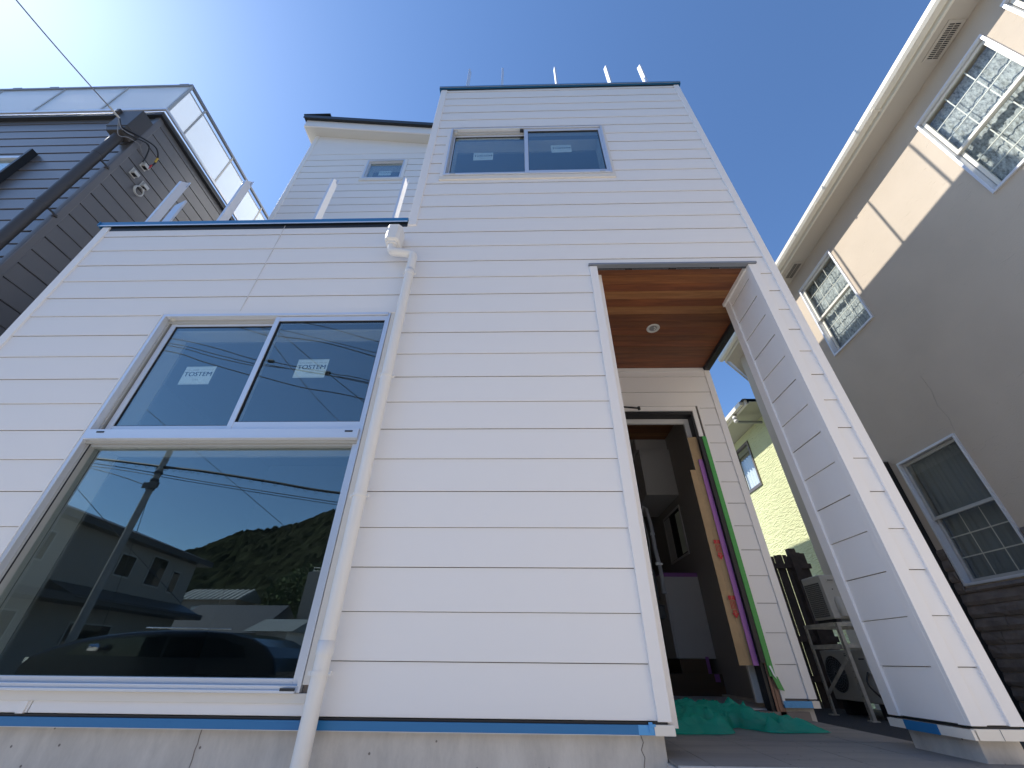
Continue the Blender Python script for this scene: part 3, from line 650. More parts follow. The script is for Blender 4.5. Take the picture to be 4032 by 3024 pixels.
wall_with_holes(H, 'inner_wall', FR(3.075), -1.15, 2.45, 4.2, 7.0, -0.02, 0.0, [(-0.94, 1.13, 5.19, 6.30)], INTG)
wall_with_holes(H, 'inner_wall', FR(4.855), -4.7, -1.3, 7.5, 9.65, -0.02, 0.0, [(-3.33, -2.60, 8.49, 9.15)], INTG)
shell(H, 'inner_room', -4.7, 0.74, 3.07, 7.0, -0.2, 2.95, INTG); shell(H, 'inner_room', -1.12, 2.42, 3.07, 7.0, 4.25, 6.95, INTG); shell(H, 'inner_room', -4.7, -1.35, 4.86, 8.0, 7.6, 9.6, INTG)

# --- entrance hall
shell(H, 'inner_room', 0.86, 2.48, 4.73, 8.6, -0.34, 3.2, INTB, faces='LRB')
mb = MB(); mb.box(0.86, 2.48, 4.73, 8.6, 3.205, 3.23, INTB); mb.build('ceiling_backing', H)
mb = MB(); mb.box(0.86, 2.48, 6.28, 8.6, -0.34, -0.118, CARDD); mb.build('hall_floor', H)
for i in range(14):
    mb = MB(); mb.box(0.862, 2.478, 4.735+i*0.12, 4.853+i*0.12, 3.188, 3.204, CEDO if i % 3 else CEDT); mb.build('hall_ceiling_plank', H)
for i in range(6):
    for j in range(6):
        mb = MB(); mb.box(0.87+i*0.27, 0.87+i*0.27+0.266, 4.72+j*0.26, 4.72+j*0.26+0.256, -0.35, -0.34, INTW); mb.build('hall_tile', H)
mb = MB(); mb.box(0.86, 2.5, 4.6, 6.28, -0.45, -0.352, JOINT); mb.build('hall_base', H)
# door frame
mb = MB()
mb.box(1.18, 2.312, 4.585, 4.60, 2.765, 2.80, TRIM); mb.box(2.286, 2.312, 4.585, 4.60, -0.30, 2.764, TRIM); mb.build('door_casing', H, 0.002)
mb = MB(); mb.box(1.2, 2.268, 4.60, 4.62, 2.70, 2.764, TRIM); mb.box(2.215, 2.268, 4.602, 4.62, 2.33, 2.70, TRIM); mb.build('door_lining', H, 0.002)
mb = MB(); mb.box(1.2, 2.26, 4.62, 4.74, 2.655, 2.70, BLACKG); mb.box(2.19, 2.26, 4.62, 4.74, -0.41, 2.655, BLACKG); mb.build('door_frame', H, 0.002)
mb = MB(); mb.box(1.2, 2.19, 4.745, 4.78, 2.59, 2.655, INTW); mb.box(2.13, 2.189, 4.745, 4.78, -0.30, 2.59, INTW); mb.build('inner_lining', H)
mb = MB(); mb.box(2.236, 2.2855, 4.582, 4.5995, -0.10, 2.32, GREENT); mb.prism([(2.25, -0.10), (2.298, -0.10), (2.325, -0.205), (2.275, -0.19)], 4.575, 4.578, GREENT, lambda t: (t[1], t[0], t[2]))
mb.prism([(2.245, -0.02), (2.262, -0.02), (2.285, -0.12), (2.262, -0.09)], 4.570, 4.573, STK, lambda t: (t[1], t[0], t[2]))
mb.build('film_strip', H)
mb = MB(); mb.box(2.248, 2.300, 4.60, 4.615, -0.43, -0.12, JAMBW); mb.box(2.225, 2.245, 4.605, 4.615, -0.43, 0.1, JAMBW); mb.box(2.19, 2.2355, 4.588, 4.5995, 0.0, 2.3, BLACKG); mb.build('door_jamb', H)
# door closer arm poking out at the top left
mb = MB(); mb.bar((1.15, 4.54, 2.74), (1.50, 4.50, 2.68), 0.02, 0.014, DARKM); mb.tube([(1.50, 4.50, 2.66), (1.50, 4.50, 2.70)], 0.018, DARKM); mb.build('closer_arm', H)
# flat window on the hall's right wall, daylight painted as a bright pane
mb = MB(); W6 = LX(2.479)
for (a, b, c_, d_) in ((6.44, 6.47, 1.33, 2.06), (7.26, 7.29, 1.33, 2.06), (6.47, 7.26, 2.03, 2.06), (6.47, 7.26, 1.33, 1.36)): mb.box(a, b, 0.0, 0.015, c_, d_, INTW, W6)
mb.box(6.47, 7.26, 0.001, 0.004, 1.36, 2.03, BLACKG, W6); wh = mb.build('hall_window', H)
mb = MB(); mb.box(6.50, 6.70, 0.0045, 0.006, 1.38, 1.98, mat('pale_green_daylit_curtain', (0.8, 0.85, 0.7), 0.8), W6); mb.box(6.98, 7.255, 0.0045, 0.006, 1.37, 2.02, INTW, W6); mb.build('pane', wh)  # bright curtain colour stands in for daylight, no opening behind it

# things in the hall
def cabinet(z0, z1, label):
    t = thing('shoe_cabinet', label, 'cabinet', (2.22, 6.8, z0))
    mb = MB(); mb.box(2.0, 2.475, 6.34, 7.55, z0, z1, INTW); mb.build('body', t, 0.003)
    mb = MB(); mb.box(1.975, 1.997, 6.34, 6.94, z0+0.003, z1, INTW); mb.build('door', t, 0.002)
    mb = MB(); mb.box(1.975, 1.997, 6.945, 7.55, z0+0.003, z1, INTW); mb.build('door', t, 0.002)
    return t
cabinet(2.185, 2.962, 'white wall cabinet hung high inside the dark entrance hall')
lc = cabinet(0.04, 1.045, 'white floor cabinet with purple tape along its top edge')
mb = MB(); mb.box(1.965, 2.47, 6.328, 6.338, 1.0, 1.05, PURP); mb.box(1.965, 2.47, 6.328, 7.55, 1.0461, 1.049, PURP); mb.build('tape', lc)
mb = MB(); mb.box(1.95, 2.478, 6.4, 8.5, 2.98, 3.18, INTW); mb.build('bulkhead', H)
t = thing('cardboard_sheet', 'cardboard sheet with purple tape leaning under the floor cabinet', 'cardboard', (2.2, 6.33, -0.118))
mb = MB(); mb.box(2.0, 2.36, 6.32, 6.327, -0.118, 0.035, CARDD); mb.build('panel', t)
mb = MB(); mb.box(2.33, 2.37, 6.315, 6.319, -0.16, 0.06, PURP); mb.box(1.2, 1.62, 6.27, 6.278, -0.16, -0.12, PURP); mb.box(2.38, 2.44, 6.27, 6.278, -0.20, -0.12, PURP); mb.build('tape', t)
t = thing('cardboard_guard', 'tall folded cardboard guard with red arrow prints wrapped round the door edge', 'cardboard', (2.13, 4.72, -0.02))
mb = MB()
mb.prism([(2.085, 4.66), (2.165, 4.64), (2.168, 4.646), (2.088, 4.666)], -0.02, 2.34, CARD, lambda q: (q[1], q[2], q[0]))
mb.prism([(2.165, 4.64), (2.215, 4.646), (2.215, 4.652), (2.165, 4.646)], 1.92, 2.34, CARD, lambda q: (q[1], q[2], q[0]))
mb.prism([(2.02, 4.66), (2.088, 4.66), (2.088, 4.666), (2.02, 4.666)], -0.02, 1.91, CARD, lambda q: (q[1], q[2], q[0]))
mb.build('board', t)
mb = MB(); mb.box(2.135, 2.185, 4.625, 4.636, -0.02, 2.03, PURP); mb.build('tape', t)
for zz in (1.0, 0.46):
    mb = MB(); yq = 4.6405
    mb.add([(2.07, yq, zz+0.06), (2.135, yq, zz+0.06), (2.135, yq, zz+0.10), (2.07, yq, zz+0.10)], [(0, 1, 2, 3)], REDP)
    for k in range(4): mb.add([(2.075+k*0.015, yq, zz-0.02), (2.081+k*0.015, yq, zz-0.02), (2.081+k*0.015, yq, zz+0.05), (2.075+k*0.015, yq, zz+0.05)], [(0, 1, 2, 3)], REDP)
    mb.add([(2.082, yq, zz-0.03), (2.122, yq, zz-0.03), (2.122, yq, zz-0.055), (2.138, yq, zz-0.055), (2.102, yq, zz-0.10), (2.068, yq, zz-0.055), (2.082, yq, zz-0.055)], [(0, 1, 2, 3, 4, 5, 6)], REDP)
    text_mesh(mb, '上', 0.045, CARD, lambda p: (2.1025+p[0], yq-0.0006, zz+0.08+p[1])); text_mesh(mb, '下', 0.04, CARD, lambda p: (2.102+p[0], yq-0.0006, zz-0.062+p[1]))
    mb.build('arrow_print', t)
# hanging bubble-wrapped bar
t = thing('wrapped_bar', 'long bar in white bubble wrap hanging inside the doorway', 'wrapped bar', (1.68, 5.5, 1.7))
pts = [(1.60, 5.5, 1.66), (1.63, 5.5, 1.73), (1.67, 5.5, 1.70), (1.69, 5.49, 1.45), (1.69, 5.5, 1.2), (1.71, 5.5, 0.95), (1.70, 5.48, 0.68)]
mb = MB(); mb.tube(pts, [0.012, 0.016, 0.02, 0.024, 0.026, 0.024, 0.03], WRAP, 9); mb.build('wrap', t)
mb = MB()
for zz in (1.36, 1.0): mb.tube([(1.69, 5.5, zz), (1.69, 5.5, zz+0.03)], 0.03, STK, 9)
mb.box(1.70, 1.745, 5.48, 5.482, 1.0, 1.02, STK); mb.build('tape', t)
mb = MB(); mb.tube([(1.60, 5.5, 1.66), (1.63, 5.5, 1.30), (1.60, 5.5, 0.9)], 0.006, WRAP, 6); mb.build('strap', t)
t = thing('handle_set', 'black door hardware hanging beside the wrapped bar', 'door handle', (1.6, 5.52, 0.5))
mb = MB(); mb.box(1.56, 1.62, 5.52, 5.6, 1.45, 1.7, DARKM); mb.build('block', t, 0.01)
mb = MB(); mb.box(1.60, 1.65, 5.53, 5.6, 0.62, 0.95, DARKM); mb.build('block', t, 0.01)
mb = MB(); mb.box(1.58, 1.69, 5.53, 5.6, 0.42, 0.56, DARKM); mb.build('block', t, 0.01)

# --- porch floor
PF = thing('entrance_porch', 'grey tiled porch floor with a pale nosing at its front edge', 'porch', (1.6, 3.6, -0.9))
mb = MB(); mb.box(0.735, 2.535, 2.665, 4.63, -0.93, -0.428, CONC); mb.build('base', PF)
xs = [0.745, 0.92, 1.32, 1.72, 2.12, 2.525]; yt = [2.69, 3.08, 3.48, 3.88, 4.28, 4.63]
for a, b in zip(xs, xs[1:]):
    for c_, d_ in zip(yt, yt[1:]):
        mb = MB(); mb.box(a+0.0015, b-0.0015, c_+0.0015, d_-0.0015, -0.426, -0.414+random.uniform(-0.0006, 0.0006), TILE); mb.build('floor_tile', PF)
for a, b in zip(xs, xs[1:]):
    mb = MB(); mb.box(a+0.001, b-0.001, 2.655, 2.687, -0.445, -0.414, NOSE); mb.build('nosing_tile', PF, 0.003)

# --- crumpled green plastic sheet
t = MB()
def sheet():
    import itertools
    from mathutils import noise
    nx, ny = 90, 40; vs = []
    for j in range(ny+1):
        for i in range(nx+1):
            s, q = i/nx, j/ny
            # footprint: left edge near facade reveal, tail runs to lower right
            x = 0.82 + 1.40*s
            yb = 4.50 - 0.16*s ; yf = 3.66 + 0.10*s + 0.20*max(0, s-0.45)
            if s > 0.40: yf += 0.34*math.exp(-((s-0.57)/0.075)**2)*1.0
            yf = min(yf, yb-0.05); wdt = yb-yf
            if s > 0.86: wdt *= max(0.12, 1-(s-0.86)/0.14*0.88)
            y = yf + wdt*q
            h = 0.13*math.exp(-((s-0.50)/0.22)**2) * (0.25+0.75*q) + 0.075*math.exp(-((s-0.12)/0.25)**2)*(0.3+q) + 0.05*math.exp(-((s-0.75)/0.15)**2)*q
            p = Vector((x*4.2+y*1.5, y*5.0-x*1.2, 0.3))
            n1 = noise.noise(p); n2 = noise.noise(p*2.3+Vector((4, 1, 0))); n3 = noise.noise(p*5.0)
            ridge = (1-abs(n1)*2.6)*0.06 + (1-abs(n2)*2.8)*0.028 + n3*0.004 - 0.015
            edge = min(1, 8*q, 8*(1-q)+0.3, 10*s+0.5, 8*(1-s)+0.05)
            z = -0.411 + max(0.002, (h + max(0, ridge))*edge)
            vs.append((x + n2*0.02, y + n1*0.025, z))
    fs = [(j*(nx+1)+i, j*(nx+1)+i+1, (j+1)*(nx+1)+i+1, (j+1)*(nx+1)+i) for j in range(ny) for i in range(nx)]
    t.add(vs, fs, GSHEET, True)
sheet(); tag(t.build('plastic_sheet'), 'crumpled translucent green plastic sheet lying on the porch tiles', 'plastic sheet')

# ================================================================== CHARCOAL HOUSE (left)
CHH = thing('charcoal_house', 'charcoal clad house with a glazed roof terrace, beside the white one', 'house', (-9, 3.02, -0.9))
YF, XS = 3.02, -6.10; gz = 7.425 - 0.249*33
siding(CHH, FR(YF), -11.5, -6.175, -0.6, 7.60, [(-9.25, -7.46, 4.95, 6.345)], CHAR, gz, 0.249, g=0.024, th=0.022)
siding(CHH, RX(XS), 3.10, 8.5, -0.6, 7.60, [], CHAR, gz, 0.249, g=0.014, th=0.018)
mb = MB(); 
for (a, b, c_, d_) in rects_minus(-11.5, -6.13, -0.9, 7.62, [(-9.23, -7.5, 4.97, 6.33)]): mb.box(a, b, -0.15, -0.019, c_, d_, CHARD, FR(YF))
mb.box(-6.25, -6.119, 3.2, 9.0, -0.9, 7.62, CHARD); mb.box(-11.5, -6.2, 8.9, 9.0, -0.9, 7.6, CHARD); mb.box(-11.5, -6.2, 3.1, 9, 7.3, 7.55, CHARD); mb.build('wall', CHH)
mb = MB(); mb.box(-6.18, -6.09, 3.008, 3.10, -0.6, 7.60, CHAR); mb.build('corner_trim', CHH, 0.012)
mb = MB(); mb.box(-11.6, -6.04, 2.96, 3.06, 7.56, 7.66, DARKM); mb.box(-6.14, -6.04, 3.06, 9, 7.56, 7.66, DARKM); mb.build('parapet_band', CHH)
tr = MB(); tr.box(-11.6, -5.99, 2.925, 2.955, 7.665, 7.72, ALU); tr.box(-6.02, -5.99, 2.955, 9, 7.665, 7.72, ALU)
tr.box(-11.6, -5.985, 2.92, 2.965, 8.63, 8.68, GREYM); tr.box(-6.03, -5.985, 2.965, 9, 8.63, 8.68, GREYM)
ter = tr.build('terrace_rail', CHH)
fx = [-11.2, -9.55, -8.37, -7.18, -6.0]; sy = [2.965, 3.34, 4.22, 5.35, 6.4, 7.5]
for a in fx: 
    mb = MB(); mb.box(a-0.017, a+0.017, 2.93, 2.955, 7.72, 8.63, ALUD); mb.build('rail_post', ter)
for a in sy:
    mb = MB(); mb.box(-6.02, -5.995, a-0.015, a+0.015, 7.72, 8.63, ALUD); mb.build('rail_post', ter)
for a, b in zip(fx, fx[1:]):
    mb = MB(); mb.box(a+0.018, b-0.018, 2.94, 2.944, 7.722, 8.628, FROST); mb.build('frosted_panel', ter)
for a, b in zip(sy, sy[1:]):
    mb = MB(); mb.box(-6.01, -6.006, a+0.016, b-0.016, 7.722, 8.50, FROST); mb.build('frosted_panel', ter)
mb = MB(); mb.box(-6.02, -5.997, 2.97, 9, 8.505, 8.52, ALUD); mb.build('mid_rail', ter)
for a, b in ((-9.3, 0), (-8.6, 0), (-6.15, 0)):
    mb = MB(); mb.box(a-0.08, a+0.08, 2.915, 2.97, 8.681, 8.70, CHRM); mb.build('rail_clip', ter)
# front window with cantilever hood edge
mb = MB(); frame4(mb, -9.22, -7.50, 4.98, 6.33, 0.05, 3.0, 3.1, ALU); mb.box(-7.48, -7.44, 2.93, 3.02, 4.9, 6.40, DARKM); mb.box(-7.53, -7.505, 2.95, 3.02, 4.9, 6.37, ALUD)
wd = mb.build('window', CHH); pane(wd, -9.17, -7.55, 5.03, 6.28, 3.04)
shell(CHH, 'inner_room', -9.3, -7.4, 3.18, 5, 4.8, 6.5, INTG)
# drain pipe with square head
mb = MB(); mb.tube([(-6.22, 2.90, 6.72), (-6.22, 2.90, 5.99), (-6.215, 2.90, 3.2), (-6.21, 2.90, -0.9)], 0.066, PIPED, 20)
for zz in (6.12, 4.86, 2.6): mb.tube([(-6.22, 2.90, zz-0.03), (-6.22, 2.90, zz+0.05)], 0.070, PIPED, 20)
dpc = mb.build('drain_pipe', CHH)
mb = MB(); mb.box(-6.40, -6.06, 2.79, 3.0, 6.78, 7.28, PIPED); mb.prism([(-6.34, 6.66), (-6.12, 6.66), (-6.06, 6.78), (-6.40, 6.78)], 2.80, 2.99, PIPED, lambda q: (q[1], q[0], q[2]))
mb.box(-6.46, -6.40, 2.75, 3.0, 7.18, 7.27, PIPED); mb.build('rain_head', dpc, 0.008)
for zz in (6.0, 4.8, 2.55):
    mb = MB(); mb.tube([(-6.19, 2.93, zz+0.05), (-6.12, 2.99, zz), (-6.08, 3.03, zz-0.05)], 0.014, PIPED, 8); mb.box(-6.12, -6.06, 3.0, 3.02, zz-0.06, zz-0.03, PIPED); mb.build('pipe_bracket', dpc)
# conduit entry hoods on the side wall
for (yy, zz) in ((3.285, 6.31), (3.315, 6.58), (3.49, 6.29)):
    mb = MB(); mb.box(-6.10, -6.092, yy-0.055, yy+0.055, zz-0.075, zz+0.075, WHC)
    mb.prism([(-6.092, zz-0.05), (-6.03, zz-0.05), (-6.03, zz+0.01), (-6.092, zz+0.07)], yy-0.045, yy+0.045, WHC, lambda q: (q[1], q[0], q[2])); mb.box(-6.09, -6.035, yy-0.03, yy+0.03, zz-0.06, zz-0.051, BLACKG); mb.build('cable_hood', CHH, 0.004)
mb = MB()
for k in range(2): mb.tube([(-6.07+0.012*k, 3.47+0.075*math.cos(a*0.42)*(1-0.12*k), 6.12+0.085*math.sin(a*0.42)) for a in range(16)], 0.009, WHC, 8)
mb.tube([(-6.07, 3.52, 6.17), (-6.06, 3.50, 6.24)], 0.009, WHC, 8); mb.build('cable_coil', CHH)

# service drop cable
t = thing('power_cable', 'thin overhead service cable running down to the corner of the charcoal house', 'cable', (-6.05, 2.65, 6.7))
def smooth_curve(P, n=10):
    P = [Vector(p) for p in P]; out = []
    for i in range(len(P)-1):
        p0, p1, p2, p3 = P[max(i-1, 0)], P[i], P[i+1], P[min(i+2, len(P)-1)]
        for k in range(n):
            s = k/n; out.append(0.5*((2*p1)+(p2-p0)*s+(2*p0-5*p1+4*p2-p3)*s*s+(-p0+3*p1-3*p2+p3)*s**3))
    return out + [P[-1]]
mb = MB(); mb.tube(smooth_curve([(-6.05, 2.65, 6.72), (-6.05, 1.3, 6.52), (-6.1, -1, 6.42), (-6.3, -4.5, 6.6), (-6.6, -9, 7.3)]), 0.0085, CABG, 6); mb.build('cable', t)
mb = MB(); mb.tube([(-6.05, 2.50, 6.70), (-6.05, 2.67, 6.725)], 0.014, WHC, 8); mb.build('sleeve', t)
for pts, m_, r in (([(-6.05, 2.67, 6.73), (-6.04, 2.80, 6.62), (-6.02, 2.95, 6.72), (-6.02, 3.12, 6.86), (-6.03, 3.20, 6.72), (-6.05, 3.24, 6.56)], CABLE, 0.010),
                   ([(-6.05, 2.67, 6.73), (-6.06, 2.75, 6.66), (-6.03, 2.95, 6.80), (-6.01, 3.20, 6.95), (-6.01, 3.33, 6.82), (-6.03, 3.35, 6.64)], CABLE, 0.012),
                   ([(-6.05, 2.67, 6.72), (-6.05, 2.80, 6.50), (-6.04, 2.90, 6.62), (-6.05, 3.05, 6.72), (-6.09, 3.17, 6.72)], CABG, 0.006),
                   ([(-6.05, 2.66, 6.72), (-6.02, 2.74, 6.60), (-6.05, 2.83, 6.66), (-6.03, 2.92, 6.72)], CABG, 0.008)):
    mb = MB(); mb.tube(smooth_curve(pts, 6), r, m_, 7); mb.build('loop', t)
mb = MB(); mb.tube([(-6.012, 3.325, 6.84), (-6.018, 3.34, 6.74)], 0.016, YEL, 8); mb.build('yellow_sleeve', t)
mb = MB(); mb.box(-6.05, -6.02, 3.335, 3.345, 6.55, 6.66, REDP); mb.build('red_wire', t)

# ================================================================== BEIGE HOUSE (right)
ang = R_(88.3); dv = Vector((math.cos(ang), math.sin(ang), 0)); nv = Vector((dv.y, -dv.x, 0))
BM = lambda q: tuple(dv*q[0] + nv*(5.30-q[1]) + Vector((0, 0, q[2])))     # q=(t, outward d, z)
BH = thing('beige_house', 'beige rendered house with cream gutters and a brown stone base, standing close by', 'house', (6, 2, -0.9))
wins = [(0.65, 1.64, 4.42, 6.04), (1.88, 2.87, 4.42, 6.04), (4.87, 5.85, 4.42, 6.04), (4.85, 5.83, 0.80, 2.41)]
mb = MB()
for (a, b, c_, d_) in rects_minus(-4.0, 8.45, -0.9, 6.38, wins): mb.box(a, b, -0.2, 0, c_, d_, BEIGE, BM)
mb.box(8.25, 8.45, -6.0, -0.2, -0.9, 6.38, BEIGE, BM); mb.box(-4.0, -3.8, -6.0, -0.2, -0.9, 6.38, BEIGE, BM); mb.build('wall', BH)
mb = MB(); mb.prism([(-4.5, 0.30), (8.55, 0.30), (8.55, 0.2), (8.75, 0.0), (9.7, -0.95), (9.7, -6), (-4.5, -6)], 6.38, 6.40, SOFF, lambda q: BM((q[1], q[2], q[0]))); mb.build('soffit', BH)
# fascia, gutter
def strip(poly, t0, t1, m, nm):
    mb = MB(); mb.prism(poly, t0, t1, m, lambda q: BM(q)); return mb.build(nm, BH)
strip([(0.30, 6.365), (0.33, 6.365), (0.33, 6.56), (0.30, 6.56)], -4.5, 8.56, GUT, 'fascia')
strip([(0.335, 6.44), (0.35, 6.41), (0.43, 6.41), (0.455, 6.45), (0.455, 6.52), (0.445, 6.52), (0.44, 6.45), (0.345, 6.45)], -4.5, 8.60, GUT, 'gutter')
mb = MB()
for i in range(9): mb.box(-4.3+i*1.05*1.35, -4.27+i*1.05*1.35, 0.33, 0.45, 6.40, 6.408, GUT, BM)
mb.build('gutter_bracket', BH)
mb = MB(); mb.prism([(8.56, 0.33), (8.56, 0.30), (9.7, -0.95), (9.74, -0.93)], 6.365, 6.56, GUT, lambda q: BM((q[1], q[2], q[0]))); mb.build('fascia', BH)
mb = MB(); mb.prism([(0.42, 6.54), (-3.5, 8.0), (-6, 6.5), (-6, 6.45)], -4.5, 8.5, RTILE, BM)
mb.build('roof', BH)
for t0, t1 in ((1.86, 2.22), (5.44, 5.80)):
    mb = MB(); mb.box(t0-0.03, t1+0.03, 0.015, 0.215, 6.366, 6.379, SOFF, BM); vb = mb.build('soffit_vent', BH, 0.002)
    mb = MB()
    for i in range(17):
        a = t0 + (t1-t0)*i/17
        mb.box(a+0.003, a+0.013, 0.055, 0.112, 6.362, 6.3655, BLACKG, BM); mb.box(a+0.003, a+0.013, 0.124, 0.182, 6.362, 6.3655, BLACKG, BM)
    mb.build('slots', vb)
LRm = [LACE, LACE, LACE, CURT]
for k, (a, b, c_, d_) in enumerate(wins):
    mb = MB()
    def fr(p0, p1, q0, q1, d0, d1, m, wv=0.03):
        mb.box(p0, p0+wv, d0, d1, q0, q1, m, BM); mb.box(p1-wv, p1, d0, d1, q0, q1, m, BM); mb.box(p0+wv, p1-wv, d0, d1, q0, q0+wv, m, BM); mb.box(p0+wv, p1-wv, d0, d1, q1-wv, q1, m, BM)
    fr(a, b, c_, d_, -0.09, 0.028, ALU, 0.03)
    mid = (c_+d_)/2 + 0.01
    w_ = mb.build('window', BH, 0.002)
    mb = MB(); fr(a+0.035, b-0.035, mid-0.03, d_-0.035, -0.045, -0.02, GUT if k < 3 else ALUD, 0.04); mb.build('sash', w_, 0.002)
    mb = MB(); fr(a+0.035, b-0.035, c_+0.035, mid+0.02, -0.085, -0.06, GUT if k < 3 else ALUD, 0.04)
    mb.build('sash', w_, 0.002)
    for (z0_, z1_, dd) in ((mid+0.01, d_-0.075, -0.034), (c_+0.075, mid-0.02, -0.074)):
        mb = MB(); mb.box(a+0.075, b-0.075, dd, dd+0.003, z0_, z1_, GLC, BM); mb.build('pane', w_)
        mb = MB()
        for f in (1/3, 2/3):
            if k == 3 and z0_ > mid: continue
            mb.box(a+0.075, b-0.075, dd-0.010, dd-0.002, z0_+(z1_-z0_)*f-0.006, z0_+(z1_-z0_)*f+0.006, GUT, BM)
            tt = a+0.075+(b-a-0.15)*f; mb.box(tt-0.006, tt+0.006, dd-0.0115, dd-0.0105, z0_, z1_, GUT, BM)
        if mb.v: mb.build('grille', w_)
    # curtain with folds
    mb = MB(); N_ = 60; vs = []
    for i in range(N_+1):
        tt = a+0.03+(b-a-0.06)*i/N_; dd = -0.135 + 0.006*math.sin(i*1.25+math.sin(i*0.31)*2) + 0.003*math.sin(i*2.9)
        vs += [BM((tt, dd, c_+0.03)), BM((tt, dd, d_-0.03))]
    mb.add(vs, [(2*i, 2*i+2, 2*i+3, 2*i+1) for i in range(N_)], LACE if k < 3 else mat('grey_net_curtain', (0.22, 0.23, 0.23), 0.9), True); mb.build('curtain', w_)
    mb = MB(); mb.box(a-0.02, b+0.02, -0.4, -0.39, c_-0.02, d_+0.02, INTG, BM); mb.box(a-0.03, a-0.02, -0.39, -0.2, c_, d_, INTG, BM); mb.box(b+0.02, b+0.03, -0.39, -0.2, c_, d_, INTG, BM); mb.build('inner_wall', w_)
# stone base: courses of split blocks
zc = 1.245; row = 0
while zc > -0.9:
    t0 = 2.2 + (0.37 if row % 2 else 0) + random.uniform(-0.1, 0.1)
    while t0 < 5.99:
        ln = random.uniform(0.45, 0.95); t1 = min(t0+ln, 5.99 + random.uniform(-0.004, 0.01))
        if 5.99 - t1 < 0.12: t1 = 5.99 + random.uniform(-0.004, 0.01)
        z0_, z1_ = zc-0.131, zc
        segs = rects_minus(t0, t1, z0_+0.003, z1_-0.001, [(4.835, 5.845, 0.785, 2.41)])
        mb = MB()
        for (a, b, c_, d_) in segs:
            dp_ = 0.030 + random.uniform(-0.006, 0.008); nn = 4
            # split face: lower lip proud, pinched top
            cols = []
            for i in range(nn+1):
                u = a+0.002+(b-a-0.004)*i/nn
                cols.append([BM((u, 0.0, c_)), BM((u, dp_*0.7+random.uniform(-.004, .004), c_+0.002)), BM((u, dp_+random.uniform(-.006, .008), c_+(d_-c_)*0.35)), BM((u, dp_*0.75+random.uniform(-.006, .006), c_+(d_-c_)*0.75)), BM((u, dp_*0.45, d_)), BM((u, 0.0, d_))])
            vs = [p for c2 in cols for p in c2]
            fs = [(i*6+j, i*6+j+1, (i+1)*6+j+1, (i+1)*6+j) for i in range(nn) for j in range(5)] + [tuple(range(6)), tuple(range(nn*6+5, nn*6-1, -1))]
            mb.add(vs, fs, STONE)
        if mb.v: mb.build('stone_block', BH)
        t0 = t1
    zc -= 0.131; row += 1
mb = MB(); mb.box(5.96, 6.45, 0.002, 0.10, -0.9, 2.5, mat('black_board', (0.012, 0.011, 0.011), 0.9, bump=0.3), BM); mb.box(5.955, 6.455, 0.0, 0.11, 2.5, 2.515, INTB, BM); mb.build('dark_panel', BH)
mb = MB()   # hairline cracks
for P in ([(4.83, 2.43), (4.80, 2.6), (4.84, 2.8), (4.78, 3.0), (4.80, 3.25)], [(5.84, 2.42), (5.95, 2.44)], [(3.9, 2.6), (3.75, 2.63)], [(3.4, 3.0), (3.2, 3.06)]):
    pp = [BM((a + random.uniform(-.01, .01), 0.001, b)) for a, b in P]; mb.tube(pp, 0.0012, JOINT, 4)
mb.build('hairline_crack', BH)

# ================================================================== GREEN HOUSE
GH = thing('green_house', 'pale green stucco house with dark blue roof, behind the porch gap', 'house', (8, 12, -0.9))
X6 = 6.5
G6 = LX(X6)
mb = MB()
for (a, b, c_, d_) in rects_minus(9.3, 18, -0.9, 5.53, [(10.73, 12.4, 3.98, 5.29)]): mb.box(a, b, -0.2, 0, c_, d_, GRN, G6)
mb.box(9.3, 9.5, -6, -0.2, -0.9, 5.53, GRN, G6); mb.build('wall', GH)
mb = MB(); mb.box(5.85, 12.5, 9.0, 18.5, 5.535, 5.55, GRNS); mb.build('soffit', GH)
mb = MB(); mb.box(5.80, 5.845, 9.1, 18.5, 5.52, 5.70, GUT); mb.build('fascia', GH)
mb = MB(); mb.prism([(5.70, 5.56), (5.79, 5.56), (5.79, 5.66), (5.69, 5.66)], 9.2, 18.5, GUT, lambda q: (q[1], q[0], q[2])); mb.build('gutter', GH)
BR = mat('blue_grey_roof', (0.03, 0.04, 0.06), 0.5)
mb = MB(); mb.prism([(9.1, 5.56), (9.1, 5.62), (9.8, 5.72), (9.8, 5.56)], 5.85, 12.5, BR, ID)
mb.add([(5.72, 9.05, 5.66), (12.5, 9.05, 5.66), (12.5, 18.5, 5.66), (5.72, 18.5, 5.66), (9.2, 12.5, 7.6), (9.2, 15.5, 7.6)], [(0, 1, 4), (0, 4, 5, 3), (1, 2, 5, 4), (2, 3, 5), (0, 3, 2, 1)], BR); mb.build('roof', GH)
mb = MB(); mb.tube([(5.76, 9.72, 5.56), (5.76, 9.72, 5.42), (5.80, 9.72, 5.34), (6.40, 9.66, 5.30)], 0.04, mat('grey_green_pipe', (0.3, 0.31, 0.26), 0.5), 12); gp = mb.build('downpipe', GH)
for q in ((5.76, 9.72, 5.47), (5.77, 9.72, 5.37)):
    mb = MB(); mb.tube([(q[0], q[1], q[2]-0.045), (q[0], q[1], q[2]-0.02), (q[0], q[1], q[2]+0.02), (q[0], q[1], q[2]+0.045)], [0.03, 0.06, 0.06, 0.03], PIPE, 14); mb.build('pipe_joint', gp)
mb = MB(); BZ = mat('bronze_frame', (0.18, 0.15, 0.13), 0.4, metal=0.5)
for (a, b, c_, d_) in ((10.73, 10.79, 3.98, 5.29), (12.34, 12.4, 3.98, 5.29), (10.79, 12.34, 5.23, 5.29), (10.79, 12.34, 3.98, 4.06), (11.55, 11.6, 4.06, 5.23)): mb.box(a, b, -0.06, 0.03, c_, d_, BZ, G6)
